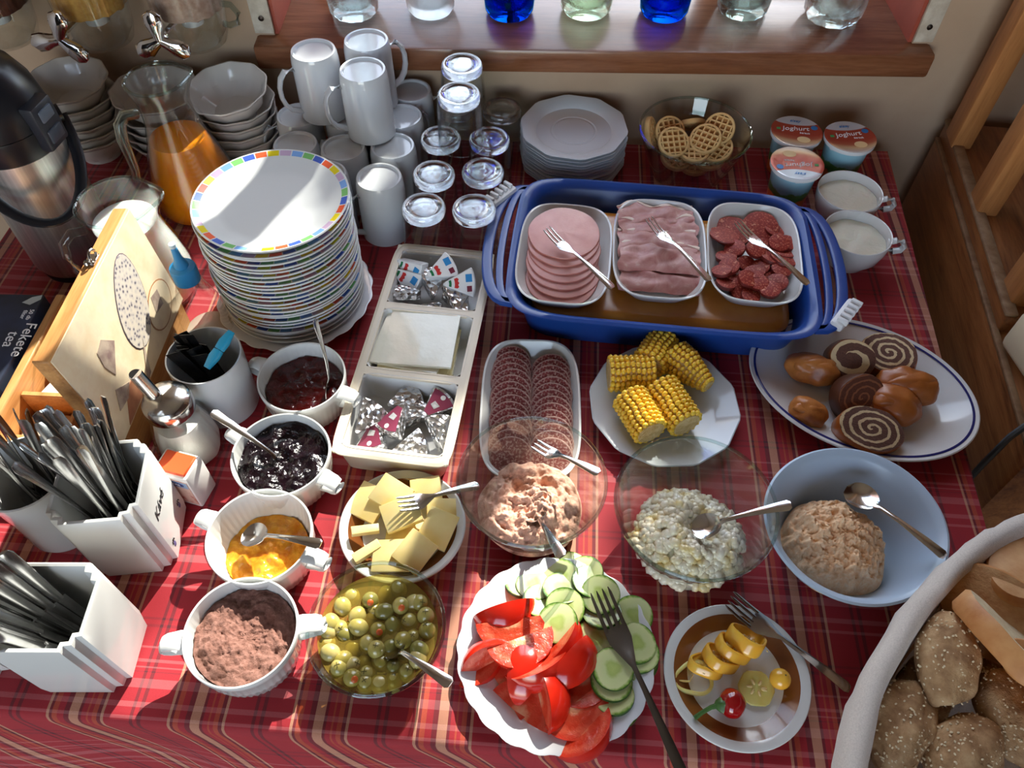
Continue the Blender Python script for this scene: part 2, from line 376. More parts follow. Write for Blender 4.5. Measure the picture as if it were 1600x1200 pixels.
for j in range(1, 7):
    a = R(15 * j); path.append((YF + .012 - .012 * math.sin(a), -.012 + .012 * math.cos(a), YF + .012 - .012 * a))
for j in range(1, 22): path.append((YF - .0005 * j, -.012 - .0115 * j, path[57][2] - .0115 * j))
me = bpy.data.meshes.new('tablecloth'); vv, ff, uvs = [], [], []
for j, (y, z, v) in enumerate(path):
    for i in range(nu + 1):
        t = i / nu; xr = XR(y); u = XL + (xr - XL) * t; dr = max(0, -z - .004)
        yb = y - (.05 * (1 - t) * max(0, (y - .9) / .29))
        fold = .012 * math.sin(u * 19) * min(1, dr / .1)
        lim = .19 + .16 * t; k = min(1, lim / max(dr, 1e-6)); zz = z if dr < lim else -lim - .004
        uu = u - .55 * min(dr, lim)
        vv.append((u, yb - fold * .8 - min(dr, lim) * .08, TZ + zz + (0.0006 * noise.noise(Vector((u * 14, y * 14, 0))) if dr == 0 else 0))); uvs.append((uu, v if dr < lim else path[57][2] - lim))
w = nu + 1
for j in range(len(path) - 1):
    for i in range(nu): a = j * w + i; ff.append((a, a + w, a + w + 1, a + 1))
# side drops
for side in (0, nu):
    base = len(vv); rows = [0, 10, 20, 30, 40, 51, 57]
    for j in rows:
        p = vv[j * w + side]; q = uvs[j * w + side]; s = 1 if side else -1
        for d in (0, .01, .11): vv.append((p[0] + s * (.004 if d else 0), p[1], p[2] - d)); uvs.append((q[0] + s * d, q[1]))
    for r in range(len(rows) - 1):
        for d in range(2):
            a = base + r * 3 + d; q = (a, a + 1, a + 4, a + 3); ff.append(q if side == 0 else q[::-1])
me.from_pydata(vv, [], ff); ul = me.uv_layers.new(name='UVMap')
for l in me.loops: ul.data[l.index].uv = uvs[l.vertex_index]
me.materials.append(cloth_m); me.polygons.foreach_set('use_smooth', [True] * len(me.polygons)); me.update()
cloth = bpy.data.objects.new('tablecloth', me); C.objects.link(cloth); tag(cloth, 'red plaid tablecloth with cream and orange stripes covering the table', 'tablecloth')
# ------------------------------------------------------------------ crockery
# dinner plates with a chequered rim
x = N('chequer_rim_glaze'); X, Y, Z = x.xyz(); 
ang = x.math('DIVIDE', x.math('ADD', x.math('ARCTAN2', Y, X), math.pi), 2 * math.pi)
rad = x.math('SQRT', x.math('ADD', x.math('MULTIPLY', X, X), x.math('MULTIPLY', Y, Y)))
NT = 36
tile = x.math('FRACT', x.math('DIVIDE', x.math('FLOOR', x.math('MULTIPLY', ang, NT)), 6))
bl, gr, lb, pu, ye, rd = srgb(70, 100, 190), srgb(120, 185, 110), srgb(120, 165, 225), srgb(190, 165, 195), srgb(225, 205, 40), srgb(225, 95, 60)
cc = x.ramp(x.math('ADD', tile, .03), [(0, lb), (1 / 6, pu), (2 / 6, ye), (3 / 6, rd), (4 / 6, bl), (5 / 6, gr)], 'CONSTANT')
gap = x.math('GREATER_THAN', x.math('ABSOLUTE', x.math('SUBTRACT', x.math('FRACT', x.math('MULTIPLY', ang, NT)), .5)), .455)
band = x.math('MULTIPLY', x.math('GREATER_THAN', rad, .0875), x.math('LESS_THAN', rad, .0955))  # also colours the underside, painting in the reflected rim tiles
mask = x.math('MULTIPLY', band, x.math('SUBTRACT', 1, gap))
x.set(Base_Color=x.mix(mask, srgb(212, 216, 218), cc), Roughness=.12, Coat_Weight=.3, Coat_Roughness=.05); chequer = x.m
PP = [(0, .004), (.052, .004), (.056, 0), (.060, .0015), (.066, .005), (.088, .0135), (.0975, .0165), (.0982, .0178), (.0972, .019), (.088, .0162), (.068, .0078), (.058, .0065), (0, .0065)]
PC = at(425, 318, .2); px_, py_ = -.356, .765
z = TZ + .022
plain_me = MB().lathe([(r * .985, q) for r, q in PP], 64).mesh('plain_plate', porcelain); cheq_me = MB().lathe(PP, 64).mesh('chequered_plate', chequer)
def scal(n, a): return lambda an, r, zz: 1 + (a * (abs(math.cos(an * n / 2)) - .5) * max(0, min(1, (r - .075) / .02)))
def big_plate(name, r, mat, n=20, a=.03, h=.02):
    k = r / .1
    return MB().lathe([(0, .003), (.05 * k, .003), (.053 * k, 0), (.058 * k, .0015), (.068 * k, .008), (.094 * k, h - .002), (.0995 * k, h - .0006), (.1 * k, h + .0004), (.0985 * k, h + .001), (.07 * k, .0105), (.06 * k, .006), (0, .006)], n * 6, rf=lambda an, rr, zz: 1 + (a * (abs(math.cos(an * n / 2)) - .6) * max(0, min(1, (rr / k - .07) / .028)))).mesh(name, mat)
o = bpy.data.objects.new('scalloped_plate', big_plate('scalloped_plate', .109, opal)); C.objects.link(o); o.location = (px_ - .002, py_, TZ)
tag(o, 'white scalloped plate lying under the tall plate stack', 'plate')
z = TZ + .0075; NP = 25
for k in range(NP):
    pl_ = k < 3
    o = bpy.data.objects.new('dinner_plate', plain_me if pl_ else cheq_me); C.objects.link(o)
    o.location = (px_ + random.uniform(-.002, .002) + .00018 * k, py_ + random.uniform(-.002, .002) - .0003 * k, z); o.rotation_euler = (0, 0, random.uniform(0, 6.28) if k < NP - 1 else .3)
    i = NP - 1 - k
    tag(o, ('plain white dinner plate, %s from the top of the tall stack' if pl_ else 'white dinner plate with colourful chequered rim, %s from the top of its stack') % ORD[i], 'plate', 'dinner plates in the tall stack')
    z += .0071
# octagonal cereal bowls
def octr(n): return lambda a, r, zz: math.cos(math.pi / n) / math.cos(((a + math.pi / n) % (2 * math.pi / n)) - math.pi / n) * (1 - 0) if r > .03 else 1
def oct_bowl(name, r, h, n=10, mat=porcelain):
    pr = [(0, .004), (r * .42, .004), (r * .44, 0), (r * .5, 0), (r * .52, .006), (r * .8, h * .5), (r * .86, h * .8), (r * .97, h * .93), (r, h * .97), (r, h), (r * .97, h), (r * .83, h * .8), (r * .76, h * .52), (r * .48, .01), (0, .008)]
    f = octr(n)
    return MB().lathe(pr, n * 6, rf=lambda a, rr, zz: 1 + (f(a, rr, zz) - 1) * min(1, max(0, rr / r - .4) / .4)).mesh(name, mat, smooth=30)
greyp = M('grey_white_porcelain', srgb(215, 210, 204), .16, Coat_Weight=.3, Coat_Roughness=.06)
for (sx, sy, cnt, dz, nm, rr, top_t, seed) in ((-.770, 1.080, 6, .0165, 'by the black thermos', .064, 4, 1), (-.640, 1.085, 5, .0165, 'behind the juice carafe', .070, -3, 2), (-.512, 1.078, 6, .0165, 'beside the white mugs', .066, 8, 3)):
    rb = random.Random(seed); me_ = oct_bowl('cereal_bowl', rr, .05, 10, greyp); z = TZ + .0005
    for k in range(cnt):
        o = bpy.data.objects.new('cereal_bowl', me_); C.objects.link(o); top = k == cnt - 1
        o.location = (sx + rb.uniform(-.0006, .0006), sy + rb.uniform(-.0006, .0006), z + (.009 if top else 0)); o.rotation_euler = (R(top_t) * .6 if top else 0, R(top_t) * .5 if top else 0, rb.uniform(0, 6))
        tag(o, 'white faceted cereal bowl, %s from the top of the stack %s' % (ORD[cnt - 1 - k], nm), 'bowl', 'cereal bowls stacked along the wall'); z += dz
# saucers
me_ = MB().lathe([(0, .003), (.05, .003), (.052, 0), (.056, 0), (.06, .004), (.084, .0125), (.0885, .014), (.0888, .0152), (.083, .0148), (.064, .0095), (.061, .0065), (.058, .0062), (.038, .0062), (.0365, .0053), (.0345, .0053), (.033, .0062), (0, .006)], 60, rf=lambda a, r, zz: 1 + (octr(10)(a, r, zz) - 1) * (1 if r > .075 else 0)).mesh('saucer', porcelain2, smooth=30)
z = TZ
for k in range(11):
    o = bpy.data.objects.new('saucer', me_); C.objects.link(o); o.location = (.028 + random.uniform(-.0015, .0015), 1.112 + random.uniform(-.0015, .0015), z); o.rotation_euler = (0, 0, .2 + random.uniform(-.03, .03))
    tag(o, 'white faceted saucer, %s from the top of the stack by the biscuits' % ORD[10 - k], 'saucer', 'saucers in a stack'); z += .0061
# mugs, upside down
def make_mug(r0=.0335, r1=.037, h=.104):
    """mouth at z=0, foot at z=h"""
    t = thing('mug', '', 'mug')
    MB().lathe([(r1, .0), (r1 - .0004, .003), (r0 + .002, h * .86), (r0 + .0006, h - .004), (r0 - .001, h), (r0 - .004, h), (r0 - .006, h - .0035), (0, h - .004)], 48).build('body', porcelain2, t)
    MB().lathe([(r1, 0), (r1 - .003, .0), (r1 - .004, .004), (r0 - .002, h - .01), (0, h - .01)], 48).build('inside', porcelain2, t)
    pts = [(r0 + .001, 0, h * .80)] + [(r0 + .003 + .026 * math.sin(R(a)) ** .8, 0, h * (.50 + .34 * math.cos(R(a)))) for a in (25, 50, 75, 100, 125, 150)] + [(r1 - .001, 0, h * .13)]
    MB().sweep(pts, (.0065, .0036), up=(1, 0, 0), n=10).build('handle', porcelain2, t)
    return t
mug0 = make_mug(); mugs = [
    ((-.255, .925, 0), 215, 'upside-down white mug at the front of the mug cluster, beside the plates'),
    ((-.336, .925, 0), 200, 'upside-down white mug half hidden behind the tall plate stack'),
    ((-.395, .993, 0), 200, 'upside-down white mug of the lower tier nearest the juice carafe'),
    ((-.321, .990, 0), 190, 'upside-down white mug in the middle of the lower tier'),
    ((-.247, 1.000, 0), 120, 'upside-down white mug of the lower tier, second from the front on the glasses side'),
    ((-.408, 1.066, 0), 190, 'upside-down white mug of the lower tier beside the stacked cereal bowls'),
    ((-.330, 1.066, 0), 230, 'upside-down white mug mostly hidden beneath the upper mugs'),
    ((-.246, 1.076, 0), 60, 'upside-down white mug of the lower tier, third from the front on the glasses side'),
    ((-.241, 1.148, 0), 20, 'upside-down white mug of the lower tier nearest the wall'),
    ((-.284, 1.034, .104), 205, 'upside-down white mug at the front of the upper tier'),
    ((-.366, 1.078, .104), 215, 'upside-down white mug of the upper tier nearest the cereal bowls'),
    ((-.293, 1.112, .104), 40, 'upside-down white mug of the upper tier nearest the window sill')]
for i, ((x_, y_, z_), a, lb_) in enumerate(mugs):
    o = mug0 if i == 0 else copy_tree(mug0); o.location = (x_, y_, TZ + z_ + .0002); o.rotation_euler = (0, 0, R(a)); o['label'] = lb_; o['group'] = 'mugs upside down in a cluster'
# tumblers, upside down
tg = thing('glass_tumbler', '', 'glass'); h = .088
MB().lathe([(.036, 0), (.0358, .002), (.0335, h * .7), (.0325, h - .008), (.0322, h - .003), (.030, h), (.024, h), (.021, h - .0022), (.019, h - .0015), (.012, h - .0022), (.006, h - .0015), (0, h - .002)], 40).build('outer_wall', glass, tg)
MB().lathe([(.036, 0), (.0345, .0003), (.0318, h * .7), (.030, h - .016), (.026, h - .013), (0, h - .012)], 40).build('inner_wall', glass, tg)
MB().lathe([(0, h - .0105), (.026, h - .0115), (.0305, h - .013), (.0318, h - .007), (.0315, h - .003), (.0295, h - .0006), (.0245, h - .0006), (.021, h - .003), (.0165, h - .0018), (.012, h - .003), (.007, h - .002), (0, h - .003)], 40).build('thick_base', glass_base, tg)
gl_ = [((-.112, .888, 0), 'clear tumbler at the front of the cluster, beside the blue tray handle'), ((-.185, .885, 0), 'clear tumbler at the front of the cluster, beside the mugs'),
       ((-.180, .961, 0), 'clear tumbler in the second row, beside the mugs'), ((-.107, .974, 0), 'clear tumbler in the second row, on the blue tray side'),
       ((-.181, 1.050, 0), 'clear tumbler in the third row, under the stacked pair beside the mugs'), ((-.104, 1.054, 0), 'clear tumbler in the third row, beside the saucers'),
       ((-.091, 1.135, 0), 'clear tumbler nearest the wall, beside the saucers'), ((-.166, 1.135, 0), 'clear tumbler nearest the wall, beside the mugs'),
       ((-.146, 1.034, .0885), 'clear tumbler stacked on the others, the nearer of the pair'), ((-.150, 1.112, .0885), 'clear tumbler stacked on the others, nearest the window sill')]
for i, ((x_, y_, z_), lb_) in enumerate(gl_):
    o = tg if i == 0 else copy_tree(tg); o.location = (x_, y_, TZ + z_ + .0003); o.rotation_euler = (0, 0, i); o['label'] = lb_; o['group'] = 'glass tumblers upside down'
# thermos
steel_b = N('brushed_steel'); sx = steel_b.xyz(); an_ = steel_b.math('ARCTAN2', sx[1], sx[0]); cb = steel_b.new('CombineXYZ'); steel_b.link(an_, cb.inputs[0])
steel_b.set(Base_Color=steel_b.ramp(steel_b.noise(9, 3, .6, 0, cb.outputs[0]), [(.3, (.5, .49, .48, 1)), (.7, (.8, .79, .77, 1))]), Metallic=1., Roughness=.36); steel_b = steel_b.m
blackp = M('black_plastic_gloss', srgb(24, 26, 32), .28); 
th = thing('thermos_flask', 'steel airpot thermos with black domed lid and carrying handle', 'thermos', (-.708, .832, TZ), R(-50))
rT = .061
MB().lathe([(0, 0), (rT * .9, 0), (rT * .92, .012), (rT * .9, .014)], 48).build('base_ring', blackp, th)
MB().lathe([(rT * .93, .012), (rT, .022), (rT, .2), (rT * .985, .212)], 64).build('body', steel_b, th)
MB().lathe([(rT * .985, .207), (rT * 1.03, .21), (rT * 1.04, .238), (rT * 1.03, .2415)], 64).build('collar', blackp, th)
MB().lathe([(rT * 1.03, .2425), (rT * 1.02, .255), (rT * .93, .288), (rT * .74, .312), (rT * .45, .326), (0, .331)], 64).build('dome_lid', blackp, th)
LR = Matrix.Rotation(R(42), 4, 'Z')
sp = MB().box((rT * 1.02, 0, .245), (.022, .04, .062)).xf(LR).build('latch_block', M('black_plastic_matt', srgb(36, 39, 48), .4), th, bevel=.004)
MB().box((rT * 1.02 + .0115, 0, .260), (.004, .024, .016)).xf(LR).build('button', M('grey_button', srgb(88, 98, 112), .3), sp, bevel=.002)
MB().box((rT * 1.02 + .0115, 0, .232), (.004, .026, .018)).xf(LR).build('button', M('grey_button_low', srgb(60, 66, 78), .3), sp, bevel=.002)
hp = []
for k in range(25):
    a = R(-90 + 180 * k / 24); rr = rT * 1.08
    hp.append((math.cos(a) * (rr + .052 * math.cos(a) ** .6 if math.cos(a) > 1e-6 else rr) * .9, math.sin(a) * rr * 1.02, .222 - .075 * max(0, math.cos(a)) ** .7))
MB().sweep(hp, (.008, .0042), up=(0, 0, 1), n=10).build('carrying_handle', blackp, th)
for s in (-1, 1): MB().lathe([(0, 0), (.012, 0), (.012, .006), (0, .007)], 20).xf(Matrix.Translation((0, s * rT * 1.02, .224)) @ Matrix.Rotation(-s * R(90), 4, 'X')).build('pivot', blackp, th)
# juice carafe
juice = N('orange_juice'); juice.set(Base_Color=juice.ramp(juice.noise(60, 4), [(.3, srgb(232, 128, 10)), (.7, srgb(242, 146, 22))]), Roughness=.25, Subsurface_Weight=.4, Subsurface_Radius=(.02, .008, .002)); juice = juice.m
def jug(name, label, loc, rz, prof, fill_top, fill_mat, fill_name, hz0, hz1, hr, closed):
    t = thing(name, label, 'jug', loc, rz)
    def spout(a, r, zz):
        hh = prof[-1][1]; k = max(0, (zz - hh * .84) / (hh * .16)); d = math.cos(a)
        return 1 + .22 * k * max(0, d) ** 14 - .03 * k * max(0, d) ** 2
    MB().lathe(prof, 56, rf=spout).build('outer_wall', glass, t)
    ip = [(max(0, r - .0028), max(.007, z)) for r, z in prof if r > 0]
    MB().lathe([(0, .007)] + ip, 56, rf=spout).build('inner_wall', glass, t)
    top = [(r + .0008, z) for r, z in prof][-1]
    MB().sweep([((top[0] + .0 - .0012) * spout(a, 1, top[1]) * math.cos(a), (top[0] - .0012) * spout(a, 1, top[1]) * math.sin(a), top[1]) for a in [2 * math.pi * k / 56 for k in range(56)]], .0024, n=8, closed=True).build('rim', glass_rim, t)
    def rad_at(z):
        for (r0, z0), (r1, z1) in zip(prof, prof[1:]):
            if z0 <= z <= z1 and z1 > z0: return r0 + (r1 - r0) * (z - z0) / (z1 - z0)
        return prof[-1][0]
    fp = [(0, .008)] + [(rad_at(q) - .0036, q) for q in [.0085 + (fill_top - .0085) * k / 12 for k in range(13)]] + [(0, fill_top)]
    MB().lathe(fp, 56).build(fill_name, fill_mat, t)
    return t, rad_at
jprof = [(0, 0), (.05, 0), (.062, .004), (.070, .02), (.068, .045), (.058, .085), (.045, .125), (.0365, .16), (.0355, .185), (.0375, .20), (.0425, .215), (.0425, .222)]
jt, ra = jug('juice_carafe', 'glass carafe half full of orange juice with curved handle', (-.560, .965, TZ), R(30), jprof, .128, juice, 'orange_juice', 0, 0, 0, False)
ha = R(205)
hp = [(.044, .19), (.062, .196), (.073, .186), (.078, .165), (.078, .14), (.079, .115), (.083, .098)]
MB().sweep([(r * math.cos(ha), r * math.sin(ha), z) for r, z in hp], [.0075, .008, .0085, .008, .007, .0062, .0055], n=10).build('handle', solid_glass('handle_glass', (.86, .95, .93, 1), 0, 1.45, .3), jt)
milk = M('milk', srgb(236, 238, 234), .25, Subsurface_Weight=.3)
mprof = [(0, 0), (.045, 0), (.056, .004), (.0625, .025), (.061, .05), (.054, .085), (.046, .115), (.0445, .13), (.047, .148), (.0505, .16), (.0505, .166)]
mt, ra = jug('milk_jug', 'glass jug of milk standing behind the painted box lid', (-.566, .772, TZ), R(20), mprof, .134, milk, 'milk', 0, 0, 0, True)
ha = R(200)
MB().sweep([(r * math.cos(ha), r * math.sin(ha), z) for r, z in [(.048, .142), (.066, .146), (.080, .135), (.084, .115), (.082, .09), (.074, .065), (.06, .05)]], [.006, .0062, .0062, .006, .006, .006, .007], n=10).build('handle', glass, mt)
# squeeze bottle
sq = thing('squeeze_bottle', 'clear squeeze bottle with blue pointed cap', 'bottle', (-.462, .692, TZ))
MB().lathe([(0, 0), (.030, 0), (.0325, .004), (.0325, .045), (.028, .075), (.018, .105), (.0155, .118)], 40).build('bottle_wall', thin_glass('bottle_plastic', (.93, .92, .92, 1), 1.4, .05), sq)
MB().lathe([(0, .002), (.0305, .002), (.0308, .018), (0, .018)], 40).build('syrup', M('pale_syrup', srgb(206, 196, 180), .2, Alpha=.6), sq)
bluec = M('blue_cap', srgb(48, 140, 200), .35)
cp = MB().lathe([(.0165, .112), (.0168, .132), (.016, .135), (.009, .137), (.0085, .142), (.0055, .15), (.0035, .17), (.0025, .172), (0, .172)], 32).build('cap', bluec, sq)
MB().lathe([(.0042, .1685), (.0042, .174), (0, .175)], 16).build('nozzle_tip', M('tip_white', srgb(200, 220, 232), .3), cp)
# window vases
vg = {'clear': solid_glass('vase_clear', (.93, .96, .95, 1), .0, 1.45, .4), 'frost': solid_glass('vase_frosted', (.96, .97, .97, 1), .35, 1.3, .25), 'blue': solid_glass('vase_blue', (.05, .38, .86, 1), .03, 1.45, .2), 'green': solid_glass('vase_greenish', (.9, .95, .86, 1), .02, 1.45, .35), 'grey': solid_glass('vase_grey', (.8, .84, .82, 1), .03, 1.45, .35)}
VL = [(552, 25, 'clear', .042, 'clear cut-glass vase on the window sill above the mugs'), (672, 22, 'frost', .041, 'frosted white glass vase on the window sill'), (795, 25, 'blue', .042, 'cobalt blue glass vase on the sill beside the frosted vase'), (915, 22, 'green', .044, 'pale greenish glass vase on the sill between the two blue vases'),
      (1037, 26, 'blue', .042, 'cobalt blue glass vase on the sill beside the grey glass vase'), (1160, 22, 'grey', .044, 'smoky grey glass vase on the window sill'), (1300, 32, 'clear', .048, 'clear heavy glass vase on the sill nearest the wooden railing')]
for i, (a, b, k, r, lb_) in enumerate(VL):
    p = at(a, b, .168); t = thing('glass_vase', lb_, 'vase', (p.x, p.y + .012, SILL + .0005), .3 * i, 'glass vases on the window sill')
    fl = (lambda an, rr, zz: 1 + .025 * math.cos(an * 12)) if k in ('clear', 'grey') else None
    MB().lathe([(0, 0), (r * .82, 0), (r * .95, .008), (r, .03), (r * .98, .07), (r * .7, .12), (r * .45, .15), (r * .42, .18), (r * .5, .2), (r * .46, .2), (r * .38, .18), (r * .4, .15), (r * .64, .12), (r * .9, .07), (r * .9, .03), (r * .7, .016), (0, .014)], 48, rf=fl).build('vase_wall', vg[k], t)
    MB().sweep([(r * .48 * math.cos(q), r * .48 * math.sin(q), .2) for q in [2 * math.pi * j / 32 for j in range(32)]], .0025, n=6, closed=True).build('lip', vg[k], t)
# cereal dispensers on the wall
cer = [M('dark_cereal', srgb(120, 70, 52), .7, col2=srgb(90, 50, 38), scale=120), M('corn_flakes', srgb(222, 170, 84), .6, col2=srgb(198, 140, 60), scale=120), M('ring_cereal', srgb(176, 150, 132), .7, col2=srgb(150, 118, 100), scale=120)]
for i, (x_, lb_, an_) in enumerate(((-.835, 'clear wall-hung cereal dispenser of dark cereal above the thermos', 0), (-.690, 'clear wall-hung cereal dispenser of yellow corn flakes', 10), (-.548, 'clear wall-hung cereal dispenser of pale rings beside the window', 30))):
    wy = WO.y + .056 * (x_ - WO.x)
    t = thing('cereal_dispenser', lb_, 'dispenser', (x_, wy - .075, TZ + .198), WROT, 'cereal dispensers on the back wall')
    MB().lathe([(0, 0), (.036, 0), (.043, .004), (.048, .02), (.052, .055), (.054, .2)], 40).build('hopper', glass, t)
    MB().lathe([(0, .003), (.034, .003), (.046, .02), (.050, .055), (.052, .2)], 40).build('hopper_lining', glass, t)
    MB().lathe([(.0, .062), (.0495, .055), (.0505, .056), (.052, .18), (0, .185)], 40).disp(.004, 160, i).build('cereal', cer[i], t)
    MB().lathe([(0, .03), (.016, .03), (.018, .055), (0, .058)], 20).build('paddle_hub', M('white_paddle_%d' % i, srgb(225, 225, 222), .35), t)
    MB().box((0, .06, .12), (.05, .032, .18)).build('wall_bracket', M('bracket_grey_%d' % i, srgb(150, 140, 130), .5), t, bevel=.003)
    kn = MB().lathe([(0, 0), (.009, 0), (.010, .008), (.007, .014), (0, .016)], 20).xf(Matrix.Translation((-.022, -.066, .046)) @ Matrix.Rotation(R(90), 4, 'X')).build('knob', chrome, t)
    for q in range(3):
        a = R(q * 120 + 60 + an_); d = Vector((math.cos(a), 0, math.sin(a))); c0 = Vector((-.022, -.078, .046))
        MB().sweep([c0, c0 + d * .012, c0 + d * .024, c0 + d * .036, c0 + d * .042], [(.007, .006), (.0095, .007), (.0135, .0075), (.013, .0065), (.005, .004)], up=(0, -1, 0), n=10).build('knob_wing', chrome, kn)
    MB().sweep([(-.022, -.066, .046), (-.015, -.03, .046)], .004, n=8).build('knob_shaft', chrome, t)
    if i == 2: MB().sweep([(.05, -.005, .062), (.066, -.008, .062), (.074, -.009, .050), (.070, -.009, .036), (.056, -.006, .03), (.047, -.005, .032)], .0045, n=8).build('loop_handle', glass_rim, t)
# ------------------------------------------------------------------ cutlery
def cutlery_parts(t, kind, L, mat, tines=4, w=.011):
    """lies along +x: head at x=0, handle end at x=L; resting plane z=0."""
    if kind == 'fork':
        hl = L * .38
        st = [(hl * .55, 0, .0015), (hl * .75, 0, .001), (hl * .95, 0, .003), (hl * 1.15, 0, .0055), (L * .55, 0, .006), (L * .8, 0, .0045), (L * .97, 0, .0025), (L, 0, .002)]
        wt = [(w, .0009), (w * .98, .001), (w * .6, .0012), (.0028, .0014), (.003, .0014), (.005, .0012), (.0062, .001), (.004, .0008)]
        MB().sweep(st, wt, n=10).build('handle', mat, t)
        for k in range(tines):
            y = (k - (tines - 1) / 2) * (2 * w / tines) * 1.02
            MB().sweep([(hl * .6, y, .0015), (hl * .3, y, .0035), (hl * .08, y, .0062), (0, y * .96, .0072)], [(w / tines * .72, .0009), (w / tines * .66, .0009), (w / tines * .5, .0008), (.0005, .0005)], n=6).build('tine', mat, t)
    elif kind == 'spoon':
        bl_ = L * .32
        def f(u, v):
            a = u * 2 - 1; b = v * 2 - 1; r = math.sqrt(max(0, 1 - a * a)) ; ww = w * 1.35 * (1 - .12 * a) * r
            return (bl_ / 2 + a * bl_ / 2, b * ww, .0015 + .0062 * (a * a + b * b * (1 - a * a)) * .9)
        MB().sheet(14, 8, f, .0009).build('spoon_bowl', mat, t)
        st = [(bl_ * .93, 0, .0065), (bl_ * 1.1, 0, .0085), (L * .55, 0, .0085), (L * .8, 0, .006), (L * .97, 0, .003), (L, 0, .002)]
        MB().sweep(st, [(.0042, .001), (.0026, .0014), (.003, .0014), (.0052, .0012), (.0065, .001), (.004, .0008)], n=10).build('handle', mat, t)
    else:
        MB().sweep([(0, .002, .004), (.004, 0, .004), (L * .2, 0, .004), (L * .48, 0, .004)], [(.003, .0004), (.006, .0005), (.009, .0007), (.008, .001)], n=8).build('blade', mat, t)
        MB().sweep([(L * .46, 0, .004), (L * .55, 0, .004), (L * .8, 0, .004), (L * .97, 0, .004), (L, 0, .004)], [(.005, .002), (.0055, .003), (.0068, .0035), (.0075, .0035), (.005, .002)], n=10).build('handle', mat, t)
def lay(t, A, B, roll=0.0, flip=False):
    A, B = Vector(A), Vector(B); x_ = (B - A).normalized(); z_ = Vector((0, 0, 1)); z_ = (z_ - x_ * z_.dot(x_)).normalized(); y_ = z_.cross(x_)
    m = Matrix((x_, y_, z_)).transposed().to_4x4(); m.translation = A
    t.matrix_world = m @ Matrix.Rotation(roll, 4, 'X')
def piece(kind, label, A, B, mat=steel, roll=0.0, tines=4, w=.011, L=None, name=None, group=None):
    A, B = Vector(A), Vector(B); L = L or (B - A).length
    t = thing(name or kind, label, kind, group=group); cutlery_parts(t, kind, L, mat, tines, w); lay(t, A, B, roll); return t
# ------------------------------------------------------------------ blue tray with cold cuts
bluep = M('blue_plastic', srgb(30, 70, 148), .32)
tx, ty = .160, .838; TA, TB = .205, .140
bt = thing('serving_tray', 'large blue plastic tray with white ribbed handle grips', 'tray', (tx, ty, TZ), R(-2.5))
MB().loft([(.022, 0), (.018, .002), (.006, .058), (0, .0625), (-.006, .064), (-.007, .067), (-.002, .0685), (.004, .0655), (.010, .060), (.022, .006), (.03, .005)], TA, TB, 7, 72, cap0=True, cap1=True).build('tub', bluep, bt)
for s in (-1, 1):
    for ro, wd in ((.046, .0075), (.0265, .0052), (.008, .0062)):
        pts = [(s * (TA - .004 + ro * math.cos(R(q)) ** .7 if abs(q) < 89.9 else s * 0 + TA - .004), (TB - .022) * math.sin(R(q)), .063) if abs(q) < 89 else (s * (TA - .006), (TB - .022) * math.sin(R(q)), .063) for q in range(-90, 91, 10)]
        MB().sweep(pts, (wd, .0035), n=12, pw=5).build('handle_bar', bluep, bt)
    q0 = R(50) * (1 if s < 0 else -1)
    cpt = Vector((s * (TA + .036), (TB - .022) * math.sin(q0), .066)); ang_ = R(58) if True else 0
    rotm = Matrix.Rotation(R(-33) if s < 0 else R(-33), 3, 'Z')
    whitep = M('white_grip_%d' % s, srgb(228, 230, 232), .4)
    g = MB().box(cpt, (.018, .056, .014), rotm).build('grip', whitep, bt, bevel=.004)
    for k in range(5): MB().box(cpt + rotm @ Vector((s * .004, -.021 + .0105 * k, .0085)), (.015, .0048, .008), rotm).build('rib', whitep, g, bevel=.001)
amber = M('amber_board', srgb(196, 132, 48), .22, col2=srgb(180, 112, 36), scale=18)
o = MB().loft([(.008, 0), (.002, .004), (0, .01), (0, .030), (.004, .0345), (.014, .037), (.03, .0375)], TA - .026, TB - .03, 8, 64, cap0=True, cap1=True).build('cooling_block', amber, loc=(tx, ty - .002, TZ + .0065)); o.rotation_euler = (0, 0, R(-2.5))
tag(o, 'amber brown slab lying in the blue tray under the dishes', 'block')
def dish(label, c, a, b, h, rz, tilt=0, mat=porcelain, grp=None):
    t = MB().loft([(.022, 0), (.016, .0005), (.006, h * .6), (.0005, h - .002), (0, h - .0005), (.001, h), (.0028, h - .0006), (.0085, h * .6), (.018, .005), (.03, .004)], a, b, 3.6, 64, cap0=True, cap1=True).build('serving_dish', mat, loc=c)
    t.rotation_euler = (R(tilt), 0, rz); tag(t, label, 'dish', grp); return t
HB = .0445; G3 = 'white rectangular dishes in the blue tray'
d1 = dish('white rectangular dish holding pink ham slices', (.022, .826, TZ + HB), .066, .101, .026, R(-3), 0, porcelain, G3)
d2 = dish('white rectangular dish holding cured ham', (.156, .846, TZ + HB), .066, .101, .026, R(-2), 0, porcelain, G3)
d3 = dish('white rectangular dish holding small sausage slices', (.289, .848, TZ + HB), .066, .101, .026, R(-4), 0, porcelain, G3)
hamf = M('pink_ham', srgb(222, 158, 150), .38, col2=srgb(214, 146, 138), scale=50, Subsurface_Weight=.15, bump=(300, .1))
hame = M('ham_edge', srgb(196, 120, 108), .45)
NH = 7
